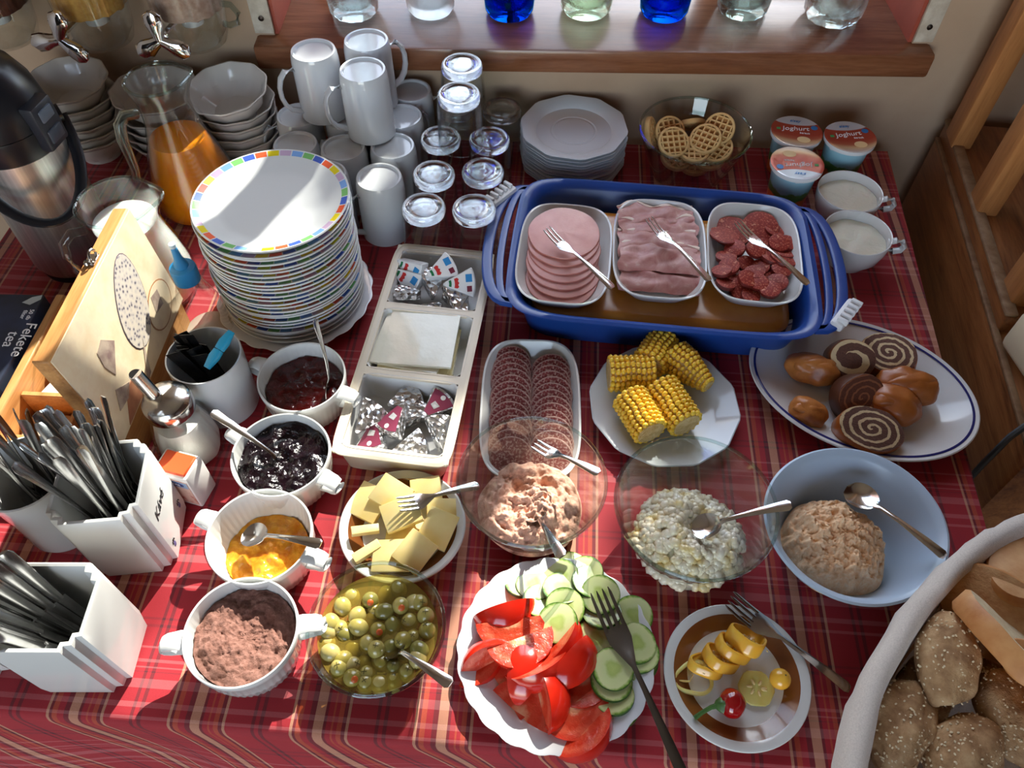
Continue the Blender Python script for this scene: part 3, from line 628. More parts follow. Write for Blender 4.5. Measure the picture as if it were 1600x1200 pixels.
for k in range(NH):
    f = k / (NH - 1)
    t = thing('ham_slice', 'round pink ham slice, %s from the top of the fanned stack' % ORD[NH - 1 - k], 'ham', (.020 + .0015 * math.sin(k * 2), .789 + .064 * f, TZ + HB + .0085 + .0042 * k), 0, 'fanned ham slices', rot=(R(5 - 3 * f), R(1.5 * math.sin(k)), 0))
    MB().lathe([(.0505, .0), (.051, .0012), (.0505, .0024), (.048, .0028), (0, .0028 + .0006)], 56).disp(.0012, 30, k).build('face', hamf, t)
    MB().lathe([(0, 0), (.0505, 0), (.0512, .0012), (.0508, .0021)], 56).disp(.0012, 30, k).build('edge', hame, t)
pros = N('cured_ham'); f1 = pros.noise(30, 5, .6, 1.6); pc = pros.ramp(f1, [(.25, srgb(222, 190, 180)), (.40, srgb(202, 146, 138)), (.62, srgb(184, 116, 112)), (.80, srgb(150, 70, 64))]); pros.set(Base_Color=pc, Roughness=.45, Subsurface_Weight=.1); pros.bump(pros.noise(120, 4), .4, .001); pros = pros.m
fatm = M('ham_fat', srgb(236, 216, 200), .4)
NPz = 5
for k in range(NPz):
    y0 = .798 + .0285 * k; s = 11 + k; zz = TZ + HB + .010 + .0045 * ((k * 3) % 4) * .6 + .002 * k
    t = thing('cured_ham_slice', 'folded cured ham slice, %s from the far end of its dish' % ORD[NPz - 1 - k], 'ham', (.155 + .003 * math.sin(k * 3), y0, zz), R(random.uniform(-6, 6)), 'cured ham slices')
    def f(u, v, s=s):
        e = .0065 * math.sin(v * math.pi) + .004 * v; X_ = (u - .5) * .112; Y_ = (v - .5) * .052 + .010 * noise.noise(Vector((u * 3.5, s * 1.7, 0))) * (.4 + v)
        return (X_ + .006 * noise.noise(Vector((v * 3, s, 5))), Y_, e * (.8 + .5 * noise.noise(Vector((u * 3, v * 2, s)))) + .0045 * noise.noise(Vector((u * 5, v * 4, s))))
    MB().sheet(26, 14, f, .0014).build('meat', pros, t)
    MB().sweep([Vector(f(i / 20, .985)) + Vector((0, .001, .0004)) for i in range(21)], [(.0022 + .0012 * math.sin(i * 1.3 + k), .0013) for i in range(21)], n=6).build('fat_edge', fatm, t)
sal = N('sausage_slice'); vv_ = sal.voro(330); cn = sal.noise(140, 4)
sal.set(Base_Color=sal.mix(sal.math('LESS_THAN', cn, .38), sal.ramp(vv_, [(.1, srgb(200, 120, 96)), (.3, srgb(168, 66, 48)), (.6, srgb(138, 40, 30))]), srgb(206, 132, 104)), Roughness=.55, Specular_IOR_Level=.3); sal.bump(cn, .3, .0006); sal = sal.m
sal_skin = M('sausage_skin', srgb(112, 34, 28), .4)
rb = random.Random(5)
spots = [(1146, 352, .026, 1), (1190, 348, .024, 1), (1132, 365, .02, 1), (1212, 352, .0135, 0), (1233, 375, .013, 0), (1218, 378, .0135, 0), (1195, 378, .0135, 0), (1136, 398, .0135, 0), (1140, 415, .013, 0), (1168, 404, .012, 0), (1225, 400, .018, 0), (1180, 425, .013, 0), (1160, 444, .0145, 0), (1134, 440, .0125, 0), (1186, 441, .012, 0), (1200, 428, .012, 0), (1216, 438, .014, 0), (1204, 452, .013, 0), (1175, 455, .012, 0), (1205, 400, .0135, 0), (1180, 390, .013, 0), (1150, 425, .0125, 0)]
spots += [(1150, 385, .0135, 0), (1128, 424, .012, 0), (1228, 390, .013, 0), (1222, 418, .013, 0), (1168, 436, .013, 0), (1190, 412, .013, 0)]
for k, (a, b, r, big) in enumerate(spots):
    r *= 1.12
    p = at(a, b, .066); lv = (k * 7 % 3)
    t = thing('sausage_slice', ('large thin sausage slice at the far end of its dish' if big else 'small round paprika sausage slice heaped in its dish'), 'sausage', (p.x, p.y, TZ + HB + .008 + .0045 * lv + (.002 * k / 20)), 0, 'large sausage slices at the dish end' if big else 'small paprika sausage slices', rot=(R(rb.uniform(-14, 14)), R(rb.uniform(-14, 14)), rb.uniform(0, 6)))
    hh = .002 if big else .0048
    MB().lathe([(r * .985, hh), (r * .9, hh + .0004), (0, hh + .0004)], 28).disp(.0008, 90, k).build('cut_face', sal, t)
    MB().lathe([(0, 0), (r, 0), (r * 1.01, hh * .5), (r * .99, hh)], 28).disp(.0008, 90, k).build('skin', sal_skin, t)
G = 'small three-pronged forks on the cold cuts'
piece('fork', 'small steel fork lying on the fanned pink ham slices', at(853, 362, .092), at(957, 452, .083), tines=3, w=.0085, group=G)
piece('fork', 'small steel fork lying on the cured ham', at(1012, 346, .09), at(1108, 440, .083), tines=3, w=.0085, group=G)
piece('fork', 'small steel fork lying on the paprika sausage slices', at(1150, 352, .09), at(1262, 446, .083), tines=3, w=.0085, group=G)
# ------------------------------------------------------------------ saucers of cream, yoghurts, biscuits
creamf = M('horseradish_cream', srgb(232, 228, 208), .45, bump=(160, .6, .002), Subsurface_Weight=.2)
for i, (x_, y_) in enumerate(((.458, 1.008), (.452, .914))):
    t = thing('cream_cup', ['white handled cup of pale cream behind its twin, next to the yoghurts', 'white handled cup of pale cream at the table edge by the blue tray'][i], 'cup', (x_, y_, TZ), R(-8), 'handled cups of cream')
    MB().lathe([(0, .003), (.024, .003), (.026, 0), (.029, 0), (.032, .006), (.044, .022), (.0485, .04), (.0495, .0545), (.049, .056), (.0475, .0555), (.046, .04), (.041, .022), (.028, .008), (0, .007)], 48).build('body', porcelain, t)
    MB().sweep([(.047, 0, .046), (.056, 0, .0505), (.066, 0, .049), (.0705, 0, .042), (.068, 0, .034), (.058, 0, .0295), (.046, 0, .03)], (.0062, .0035), up=(1, 0, 0), n=10).build('handle', porcelain, t)
    m = MB().lathe([(.0455, .040), (.04, .041), (.03, .0415), (.02, .042), (.01, .0415), (0, .0415)], 48); m.disp(.0022, 60, i, True); m.build('cream', creamf, t)
yp = N('yoghurt_cup_print'); yz = yp.xyz(); yw = yp.math('ADD', yz[2], yp.math('MULTIPLY', yp.math('SUBTRACT', yp.noise(40, 3), .5), .03))
yp.set(Base_Color=yp.ramp(yp.math('DIVIDE', yw, .07), [(0, srgb(226, 120, 60)), (.28, srgb(226, 120, 60)), (.34, srgb(70, 130, 60)), (.5, srgb(90, 150, 80)), (.56, srgb(140, 200, 215)), (.9, srgb(160, 210, 225)), (.95, srgb(235, 235, 235))], 'EASE'), Roughness=.35); yp = yp.m
yl = N('yoghurt_foil_print'); lx = yl.xyz(); arc = yl.math('SUBTRACT', lx[1], yl.math('MULTIPLY', yl.math('MULTIPLY', lx[0], lx[0]), 6.0))
yl.set(Base_Color=yl.ramp(yl.math('ADD', yl.math('MULTIPLY', arc, 12), .5), [(0, srgb(214, 208, 204)), (.16, srgb(232, 196, 150)), (.25, srgb(196, 112, 82)), (.36, srgb(182, 78, 58)), (.69, srgb(186, 84, 62)), (.705, srgb(220, 228, 236)), (1, srgb(222, 230, 238))]), Roughness=.22, Metallic=.25); yl.bump(yl.noise(70, 3), .35, .0015); yl = yl.m
white_p = M('print_white', srgb(240, 240, 240), .4); blue_p = M('print_blue', srgb(40, 120, 190), .4); peach_p = M('print_peach', srgb(236, 206, 150), .45); green_p = M('print_green', srgb(60, 150, 80), .4)
for i, (x_, y_, a, lb_) in enumerate(((.388, 1.128, -6, 'peach yoghurt cup nearest the biscuits, its lid reading upright'), (.472, 1.120, 8, 'peach yoghurt cup at the table edge, touching the cream cups'), (.377, 1.046, 178, 'peach yoghurt cup in front with its lid print upside down'))):
    t = thing('yoghurt_cup', lb_, 'yoghurt', (x_, y_, TZ), R(a), 'peach yoghurt cups')
    MB().lathe([(0, .002), (.026, .002), (.027, 0), (.029, .001), (.030, .006), (.0345, .055), (.036, .06), (.037, .066)], 40).build('cup', yp, t)
    MB().lathe([(.037, .066), (.0405, .067), (.041, .070), (.0408, .0735)], 48).build('rim', M('rim_white_%d' % i, srgb(232, 234, 236), .3), t)
    ld = MB().lathe([(.0408, .0735), (.041, .0745), (.039, .0748), (.036, .0742), (0, .0745)], 48).build('foil_lid', yl, t)
    text('Joghurt', .0145, white_p, ld, Matrix.Translation((-.002, .006, .0749)) @ Matrix.Rotation(R(6), 4, 'Z'), shear=.15)
    text('barack', .006, white_p, ld, Matrix.Translation((.012, -.004, .0749)), shear=.15)
    text('sissy', .0095, blue_p, ld, Matrix.Translation((-.002, .027, .0749)), shear=.2)
    MB().lathe([(0, 0), (.0055, 0), (.0055, .0004), (0, .0004)], 20).xf(Matrix.Translation((.028, .013, .0747))).build('blue_emblem', blue_p, ld)
    MB().lathe([(0, 0), (.0095, 0), (.0095, .0004), (0, .0004)], 24).xf(Matrix.Translation((.010, -.021, .0744)) @ Matrix.Diagonal((1.1, .8, 1, 1))).build('peach_print', peach_p, ld)
    MB().box((-.029, .003, .0748), (.006, .005, .0004)).build('green_emblem', green_p, ld)
bgl = thin_glass('bowl_glass', (.93, .955, .95, 1), 1.5)
def glass_bowl(name, label, c, rim, base, h, exp=.75, cat='bowl', tint=None):
    t = thing(name, label, cat, c); g = tint or bgl
    out = [(0, 0), (base * .9, 0)] + [(base + (rim - base) * (k / 12) ** exp, h * k / 12 if k else .001) for k in range(13)]
    MB().lathe(out, 64).build('outer_wall', g, t)
    MB().lathe([(0, .0045), (base * .88, .0045)] + [(r - .0028, max(z, .005)) for r, z in out[3:]], 64).build('inner_wall', g, t)
    MB().sweep([((rim - .0013) * math.cos(q), (rim - .0013) * math.sin(q), h) for q in [2 * math.pi * j / 72 for j in range(72)]], .0021, n=8, closed=True).build('rim', glass_rim, t)
    return t
BC = Vector((.218, 1.086, TZ)); glass_bowl('biscuit_bowl', 'tall flared glass bowl of waffle biscuits behind the blue tray', BC, .088, .047, .098, .85)
bis = M('waffle_biscuit', srgb(238, 198, 136), .7, col2=srgb(226, 182, 118), scale=60, bump=(400, .2))
bis_hole = M('biscuit_dark_brown', srgb(176, 124, 68), .8)  # pocket floors get a darker brown than the ridges
def biscuit(label, c, tilt, az, half=False):
    t = thing('waffle_biscuit', label, 'biscuit', c, group='waffle biscuits in the glass bowl')
    t.rotation_mode = 'XYZ'; t.rotation_euler = (R(tilt), 0, R(az))
    r, hh = .0255, .0085
    MB().lathe([(0, 0), (r * .96, 0), (r, hh * .3), (r * .99, hh * .85), (r * .93, hh), (r * .86, hh), (r * .845, hh * .9)], 36).build('disc', bis, t); MB().lathe([(r * .85, hh * .3), (0, hh * .3)], 36).build('pocket_floor', bis_hole, t)
    for q in range(-2, 3):
        y = q * .0092; wv = math.sqrt(max(0, (r * .87) ** 2 - y * y))
        if wv > .005: MB().box((0, y, hh * .62), (2 * wv, .0026, hh * .7)).build('ridge', bis, t, bevel=.0006, seg=1); MB().box((y, 0, hh * .62), (.0026, 2 * wv, hh * .7)).build('ridge', bis, t, bevel=.0006, seg=1)
    return t
for lb_, px, py, h_, ti, az in (('waffle biscuit lying on top at the front of the bowl, facing up', 1052, 219, .068, 32, 12), ('waffle biscuit on top in the middle of the bowl, tilted sideways', 1104, 214, .07, 34, -30), ('waffle biscuit leaning against the bowl wall on the yoghurt side', 1126, 197, .078, 52, -28),
        ('waffle biscuit standing on edge against the bowl wall by the saucers', 1014, 203, .07, 70, 78), ('waffle biscuit half hidden behind the front biscuits', 1046, 202, .066, 40, 20), ('waffle biscuit showing its plain baked side at the back of the bowl', 1080, 186, .062, 130, 10),
        ('waffle biscuit under the two topmost ones at the front', 1085, 232, .056, 15, 0), ('waffle biscuit pressed to the front glass on the yoghurt side', 1122, 230, .056, 25, -40), ('waffle biscuit at the bottom of the bowl, by the saucers side', 1055, 245, .03, 15, 40), ('waffle biscuit at the bottom of the bowl, in the middle', 1085, 255, .020, 5, 0), ('waffle biscuit deep in the bowl on the yoghurt side', 1110, 245, .034, 14, -40)):
    p = at(px, py, h_); biscuit(lb_, (p.x, p.y, TZ + h_ - .006), ti, az)
# ------------------------------------------------------------------ wooden tea box with painted lid
pine = wood('pine', srgb(168, 110, 58), srgb(204, 146, 86), srgb(222, 168, 108), (12, 1, 12), 5, .5)
tb_ = thing('tea_box', 'open wooden tea box with compartments and painted hinged lid', 'box', (-.575, .583, TZ), R(1))
bx, by, bh = .085, .118, .062
MB().box((0, 0, .004), (2 * bx, 2 * by, .008)).build('bottom_panel', pine, tb_)
for s in (-1, 1):
    MB().box((s * (bx - .006), 0, bh / 2), (.012, 2 * by, bh)).build('side_panel', pine, tb_, bevel=.0015, seg=1)
    MB().box((0, s * (by - .006), bh / 2 - .0005), (2 * bx - .024, .012, bh - .001)).build('end_panel', pine, tb_, bevel=.0015, seg=1)
for y in (-.038, .040): MB().box((0, y, .028), (2 * bx - .024, .007, .04)).build('divider', pine, tb_, bevel=.001, seg=1)
MB().box((.002, 0, .026), (.006, 2 * by - .024, .036)).build('divider', pine, tb_, bevel=.001, seg=1)
# lid: hinged on the right-hand long side, standing open
deco = N('decoupage_lid'); dn = deco.noise(30, 5)
deco.set(Base_Color=deco.ramp(dn, [(.3, srgb(232, 206, 168)), (.55, srgb(240, 222, 190)), (.75, srgb(226, 204, 176))]), Roughness=.35); deco.bump(deco.noise(200, 3), .2, .0006); deco = deco.m
LW, LT = .158, .020
lid = MB().box((-LT / 2, 0, LW / 2), (LT, 2 * by, LW)).build('lid', pine, tb_, bevel=.002, seg=1); lid.location = (bx + .004, 0, bh + .001); lid.rotation_euler = (0, R(-5), 0)
MB().box((.0008, 0, LW / 2), (.0016, 2 * by - .004, LW - .004)).build('painted_face', deco, lid)
def flat(name, pts, mat, th=.0008, xo=.0016):
    m = MB(); n = len(pts); m.add([(xo, y, z) for y, z in pts] + [(xo + th, y, z) for y, z in pts], [tuple(range(n))[::-1], tuple(range(n, 2 * n))] + [(k, (k + 1) % n, n + (k + 1) % n, n + k) for k in range(n)])
    return m.build(name, mat, lid, smooth=0)
sk = N('sketch_leaf'); sk.set(Base_Color=sk.ramp(sk.voro(170), [(.0, srgb(84, 78, 92)), (.22, srgb(120, 114, 124)), (.36, srgb(198, 190, 184)), (.7, srgb(214, 204, 190))]), Roughness=.4); sk = sk.m
sk2 = M('sketch_shade', srgb(196, 178, 160), .4, col2=srgb(140, 116, 112), scale=50); sk3 = M('sketch_brown', srgb(198, 142, 108), .4, col2=srgb(170, 110, 84), scale=40)
ell = lambda cy, cz, a, b, ro, n=28, taper=0: [(cy + (a * math.cos(q) * (1 + taper * math.sin(q))) * math.cos(ro) - b * math.sin(q) * math.sin(ro), cz + (a * math.cos(q) * (1 + taper * math.sin(q))) * math.sin(ro) + b * math.sin(q) * math.cos(ro)) for q in [2 * math.pi * k / n for k in range(n)]]
flat('painted_fruit', ell(.030, .088, .031, .058, R(-28), taper=-.15), sk); flat('fruit_outline', ell(.030, .088, .0322, .0594, R(-28), taper=-.15), M('ink_line', srgb(112, 100, 112), .5), .0004)
flat('painted_stem', [(.004, .040), (.012, .050), (-.012, .006), (-.026, .004)], sk2); flat('painted_petal', [(-.03, .088), (-.046, .108), (-.062, .104), (-.066, .084), (-.060, .062)], sk2); flat('painted_petal', [(-.05, .036), (-.074, .052), (-.088, .03), (-.066, .026)], sk2)
flat('painted_root', [(-.018, .004), (-.04, .034), (-.062, .034), (-.09, .004)], sk3); flat('painted_frame', ell(.07, .04, .034, .028, R(20)), M('ink_ring', srgb(176, 128, 90), .5), .0004); flat('painted_frame_inside', ell(.07, .04, .032, .026, R(20)), deco, .0007); flat('painted_shell', [(.055, .04), (.062, .062), (.08, .058), (.076, .036)], sk2, .0010)
lt_ = MB().box((-.010, .028, LW + .0015), (.012, .018, .002)).build('latch', steel, lid, bevel=.0005, seg=1)
MB().sweep([(-.006, .028 + .007 * math.cos(q), LW + .0075 + .007 * math.sin(q)) for q in [R(a) for a in range(-60, 230, 24)]], .0016, n=8).build('latch_hook', steel, lt_)
MB().lathe([(0, 0), (.004, 0), (.003, .003), (0, .0035)], 16, c=(-.012, .021, LW + .0025)).build('latch_screw', steel_dark, lt_)
tbm = [M('tea_sachet_pale', srgb(206, 196, 178), .55, col2=srgb(190, 176, 156), scale=40), M('tea_sachet_foil', srgb(176, 182, 188), .3, .4), M('tea_sachet_white', srgb(222, 220, 214), .5)]
k = 0
for (cx_, cy_, ang_, mi, lb_) in ((-.040, -.080, 8, 0, 'pale tea sachet in the compartment behind the spoons'), (-.036, -.076, -6, 0, 'pale tea sachet lying on another in the compartment behind the spoons'), (-.030, .0, 4, 1, 'silver tea sachet in the middle compartment of the tea box'), (-.035, .004, -10, 2, 'white tea sachet tilted in the middle compartment of the tea box'), (-.034, .082, 5, 2, 'white tea sachet in the far compartment of the tea box')):
    o = MB().sheet(10, 8, lambda u, v: ((u - .5) * .058, (v - .5) * .056, .003 * math.sin(u * 3.14) * math.sin(v * 3.14)), .002).build('tea_sachet', tbm[mi], loc=Vector((-.575 + cx_, .583 + cy_, TZ + .014 + .006 * (k % 2)))); o.rotation_euler = (R(ang_ * .8), R(ang_ * .5), R(ang_))
    tag(o, lb_, 'tea sachet', 'tea sachets in the wooden box'); k += 1
navy = M('navy_card', srgb(52, 66, 100), .5, col2=srgb(36, 42, 54), scale=9, lo=.35, hi=.6)
tc = thing('tea_carton', 'dark blue card box of black tea with white lettering', 'tea box', (-.712, .612, TZ), R(3))
MB().box((0, 0, .034), (.088, .155, .068)).build('carton', navy, tc, bevel=.0012, seg=1)
tq = Matrix.Rotation(R(-3), 3, 'Z') @ (at(27, 530, .068) - Vector((-.712, .612, TZ + .068)))
text('Fekete\ntea', .021, white_p, tc, Matrix.Translation((tq.x, tq.y, .0683)) @ Matrix.Rotation(R(-90), 4, 'Z'), shear=.1, space=.8)
text('50 db\nfilter', .008, white_p, tc, Matrix.Translation((tq.x - .004, tq.y + .042, .0683)) @ Matrix.Rotation(R(-90), 4, 'Z'))
text('LASSICUS', .006, white_p, tc, Matrix.Translation((tq.x - .036, tq.y, .0683)) @ Matrix.Rotation(R(-90), 4, 'Z'))
o = MB().add([(.020, .062, .0684), (.030, .072, .0684), (.042, .076, .0684), (.043, .068, .0684), (.032, .058, .0684)], [(0, 4, 3, 2, 1)]).build('leaf_print', M('leaf_print', srgb(190, 196, 190), .5), tc, smooth=0)
# ------------------------------------------------------------------ mug of coffee sachets
sm = thing('sachet_mug', 'plain white mug filled with black sachets and a blue clip', 'mug', (-.412, .582, TZ))
MB().lathe([(0, .004), (.038, .004), (.04, 0), (.0425, .0005), (.044, .004), (.0455, .095), (.0452, .0985), (.0435, .0985), (.0425, .09), (.041, .008), (0, .006)], 56).build('body', porcelain2, sm)
blk = N('black_sachet_foil'); blk.set(Base_Color=srgb(22, 22, 24), Roughness=.3, Metallic=.3); blk.bump(blk.noise(140, 4, .6, 1), .5, .0015); blk = blk.m
rb = random.Random(12); GS = 'black sachets in the white mug'
for k in range(13):
    a = rb.uniform(0, 6.28); r = .004 + .012 * rb.random()
    m2 = MB().sweep([(0, 0, 0), (0, .001, .03), (.001, -.001, .07), (0, 0, .1 + .006 * (k % 4))], [(.009, .0012), (.0095, .0028), (.0095, .0022), (.0098, .0004)], up=(0, 1, 0), n=8)
    o = m2.build('coffee_sachet', blk, loc=(-.412 + r * math.cos(a), .582 + r * math.sin(a), TZ + .008)); o.rotation_euler = (R(rb.uniform(-7, 7)), R(-11 + rb.uniform(-5, 5)), rb.uniform(-.6, .6))
    tag(o, 'slim black sachet standing in the white mug', 'sachet', GS)
bcl = M('sky_blue_plastic', srgb(40, 160, 205), .3)
cl = thing('bag_clip', 'bright blue plastic clip tucked into the white mug', 'clip'); A_, B_ = at(323, 575, .103), at(362, 518, .122)
d = (B_ - A_)
MB().sweep([A_, A_ + d * .3, A_ + d * .48], [(.004, .003), (.0065, .0055), (.0055, .005)], n=10, pw=4).build('clip_end', bcl, cl); MB().sweep([A_ + d * .5, A_ + d * .7, B_], [(.0055, .005), (.0065, .0055), (.004, .003)], n=10, pw=4).build('clip_arm', bcl, cl)
MB().sweep([A_ + d * .2 + Vector((-.004, .003, -.008)), A_ + d * .8 + Vector((-.004, .003, -.008))], (.004, .003), n=8).build('clip_jaw', bcl, cl)
# ------------------------------------------------------------------ sugar dispenser, sweetener
sd = thing('sugar_dispenser', 'ribbed glass sugar dispenser with metal spout lid', 'dispenser', (-.430, .507, TZ))
flu = lambda a, r, z: 1 + .025 * math.cos(a * 16) if z < .07 else 1
MB().lathe([(0, 0), (.034, 0), (.0385, .004), (.0395, .02), (.036, .05), (.028, .078), (.0255, .088), (.0265, .094)], 96, rf=flu).build('outer_wall', glass, sd)
MB().lathe([(0, .004), (.032, .004), (.0365, .02), (.033, .05), (.0275, .068), (0, .070)], 48).disp(.0015, 70, 2).build('sugar', M('sugar', srgb(232, 230, 226), .6, bump=(900, .3)), sd)
cap = MB().lathe([(.0275, .088), (.0285, .09), (.0285, .104), (.0278, .106), (.024, .1115), (.012, .1155), (0, .1165)], 48).build('metal_lid', steel, sd)
MB().sweep([(-.010, 0, .108), (-.016, .002, .128), (-.022, .004, .148)], [.0085, .0080, .0078], n=20).build('spout', steel, cap)
MB().lathe([(0, 0), (.0066, 0)], 20, c=(-.0222, .004, .1484)).build('spout_opening', M('spout_dark', srgb(30, 30, 30), .6), cap)
sw = thing('sweetener_dispenser', 'small white sweetener dispenser with orange top', 'dispenser', (-.413, .448, TZ), R(-12))
wpl = M('white_plastic', srgb(234, 232, 230), .3)
MB().box((0, 0, .0325), (.045, .034, .065)).build('case', wpl, sw, bevel=.003, seg=2)
MB().box((0, 0, .0655), (.038, .028, .004)).build('orange_button', M('orange_plastic', srgb(236, 92, 50), .3), sw, bevel=.0015, seg=1)
lb2 = MB().box((0, -.0172, .032), (.04, .0006, .05)).build('paper_label', M('sticker_print', srgb(226, 196, 180), .4, col2=srgb(190, 90, 70), scale=90, lo=.5, hi=.7), sw)
MB().box((0, -.0176, .050), (.039, .0004, .012)).build('blue_band', M('sticker_blue', srgb(150, 180, 215), .4), lb2)
MB().lathe([(0, 0), (.008, 0)], 24).xf(Matrix.Translation((0, -.0179, .050)) @ Matrix.Rotation(R(90), 4, 'X') @ Matrix.Diagonal((1.9, .6, 1, 1))).build('oval_logo', M('navy_print', srgb(40, 60, 130), .4), lb2)
text('Sussina', .007, white_p, lb2, Matrix.Translation((0, -.0181, .050)) @ Matrix.Rotation(R(90), 4, 'X'))
# ------------------------------------------------------------------ porcelain cutlery holders
def holder(label, loc, rz, sx_, sy_, h):
    t = thing('cutlery_holder', label, 'holder', loc, rz, 'white porcelain cutlery holders')
    def ring(ins, z, c=.015):
        X_, Y_ = sx_ / 2 - ins, sy_ / 2 - ins; q = c
        pts = []
        for (s1, s2, fl) in ((1, -1, 0), (1, 1, 1), (-1, 1, 0), (-1, -1, 1)):
            e = [(s1 * X_, s2 * (Y_ - q)), (s1 * (X_ - q * .38), s2 * (Y_ - q * .94)), (s1 * (X_ - q * .44), s2 * (Y_ - q * .44)), (s1 * (X_ - q * .94), s2 * (Y_ - q * .38)), (s1 * (X_ - q), s2 * Y_)]
            if fl: e = e[::-1]
            pts += e
        # order: right-bottom, right-top, left-top, left-bottom
        a, b, c_, d_ = pts[0:5], pts[5:10], pts[10:15], pts[15:20]
        seq = a[::-1] + b[::-1] + c_[::-1] + d_[::-1]
        return [(x_, y_, z) for x_, y_ in seq]
    prof = [(.006, 0), (.0015, .003), (.0, .02), (0, h - .004), (.0006, h - .0005), (.002, h), (.0042, h - .001), (.0048, h - .006), (.0055, .01)]
    MB().rings([ring(i_, z) for i_, z in prof], True, True).build('body', porcelain, t, smooth=28)
    return t
ink = M('ink_dark', srgb(40, 40, 44), .5); violet = M('violet_print', srgb(96, 92, 140), .5)
KX, KY, KR = -.452, .385, R(10)
kh = holder('white porcelain holder lettered with coffee, full of spoons', (KX, KY, TZ), KR, .092, .098, .13)
text('Kávé', .018, ink, kh, Matrix.Translation((.0464, -.008, .082)) @ Matrix.Rotation(R(90), 4, 'Z') @ Matrix.Rotation(R(90), 4, 'X'), shear=.3)
def bee(p, s, par):
    b = MB().lathe([(0, -.004), (.0022, -.003), (.003, 0), (.0018, .004), (0, .005)], 12).xf(Matrix.Translation(p) @ Matrix.Diagonal((.15, 1, 1, 1))).build('flower_print', violet, par)
    for k in range(3): MB().box(Vector(p) + Vector((.0002, .003 * (k - 1), .0065 + .001 * (k % 2))), (.0004, .0014, .004), Matrix.Rotation(R(25 * (k - 1)), 3, 'X')).build('stem_print', ink, b)
bee((.0462, .022, .028), 1, kh); bee((.0462, -.024, .022), 1, kh)
FX, FY, FR = -.456, .250, R(4)
fh = holder('white porcelain holder full of knives at the table front', (FX, FY, TZ), FR, .098, .088, .13)
oh = holder('white porcelain holder at the picture edge, behind the knives', (-.578, .255, TZ), R(6), .09, .085, .10)
ch = thing('cutlery_cup', 'round white porcelain cup crowded with forks', 'cup', (-.548, .396, TZ))
MB().lathe([(0, .004), (.034, .004), (.036, 0), (.039, .001), (.041, .006), (.0405, .05), (.043, .095), (.047, .112), (.0475, .115), (.0455, .1155), (.041, .095), (.038, .05), (.038, .01), (0, .008)], 48).build('body', porcelain, ch)
rb = random.Random(21)
def bundle(kind, label, grp, cx_, cy_, rx, ry, cnt, rz, L, lean, up_handle=True, spread=.3, mat=steel_dark, w=.0095, z0=.012, tx_=-.12, ty_=.0):
    protos = None
    for k in range(cnt):
        gx, gy = rb.uniform(-1, 1), rb.uniform(-1, 1)
        b = Vector((gx * rx * .55, gy * ry * .55, 0)); tp_ = Vector((gx * rx * .98 , gy * ry * .98, 0))
        b.rotate(Matrix.Rotation(rz, 3, 'Z')); tp_.rotate(Matrix.Rotation(rz, 3, 'Z'))
        base = Vector((cx_ + b.x, cy_ + b.y, TZ + z0 + rb.uniform(0, .01)))
        dirv = Vector((cx_ + tp_.x + tx_ * .13, cy_ + tp_.y + ty_ * .13, TZ + .13)) - base; dirv.normalize()
        LL = L * rb.uniform(.93, 1.05); endp = base + dirv * LL
        if protos is None:
            protos = thing(kind, label, kind, group=grp); cutlery_parts(protos, kind, L, mat, 4, w); t = protos
        else: t = copy_tree(protos)
        lay(t, base, endp, rb.uniform(-1.3, 1.3))
bundle('spoon', 'steel spoon standing handle up in the lettered porcelain holder', 'spoons in the lettered holder', KX, KY, .034, .036, 26, KR, .175, 0, tx_=-.10, ty_=.10)
bundle('knife', 'steel knife standing handle up in the front porcelain holder', 'knives in the front holder', FX - .004, FY, .036, .03, 24, FR, .162, 0, tx_=-.24, ty_=-.02)
bundle('fork', 'steel fork standing handle up in the round white cup', 'forks in the round cup', -.548, .396, .03, .03, 13, 0, .165, 0, tx_=-.05, ty_=.08)
# ------------------------------------------------------------------ ribbed soup cups with spreads
ribf = lambda a, r, z: 1 + (.010 * math.cos(a * 48) if .008 < z < .05 and r > .045 else 0)
def soup_cup(label, c, rz, R_=.0575, H_=.062):
    t = thing('soup_cup', label, 'cup', c, rz, 'white two-handled soup cups')
    k = R_ / .0575
    MB().lathe([(0, .003), (.036 * k, .003), (.038 * k, 0), (.041 * k, .0005), (.046 * k, .006), (.0505 * k, .010), (.0545 * k, .03), (.0565 * k, .05), (.0572 * k, .052), (.0576 * k, .0605), (.057 * k, .062), (.0552 * k, .0615), (.0535 * k, .05), (.0505 * k, .03), (.044 * k, .010), (.03 * k, .007), (0, .007)], 192, rf=ribf).build('body', porcelain, t)
    for s in (0, math.pi):
        pts = [(.0555 * k, .0555), (.061 * k, .0572), (.067 * k, .0575), (.0735 * k, .0563), (.0785 * k, .0535), (.081 * k, .049), (.079 * k, .0445), (.073 * k, .041), (.066 * k, .0375), (.060 * k, .0345), (.053 * k, .032)]
        MB().sweep([(r * math.cos(s), r * math.sin(s), z) for r, z in pts], [(.0105, .0028)] * 2 + [(.0095, .003)] * 2 + [(.0085, .0032)] * 4 + [(.0075, .003)] * 3, up=(-math.cos(s) * .3, -math.sin(s) * .3, 1), n=14).build('handle', porcelain, t)
    return t
def mound(t, name, mat, r, z, fn, rings=26, seg=72, kind=None):
    m = MB(); rs = []
    for i in range(rings + 1):
        rr = r * (1 - i / rings) + .0004; rs.append([(rr * math.cos(2 * math.pi * k / seg), rr * math.sin(2 * math.pi * k / seg), 0) for k in range(seg)])
    rs = [[(x_, y_, z + fn(x_, y_)) for x_, y_, _ in q] for q in rs]
    m.rings(rs, False, True); m.rings([[(x_, y_, z - .012) for x_, y_, _ in rs[0]], rs[0]], True)
    return m.build(name, mat, t, smooth=60, kind=kind)
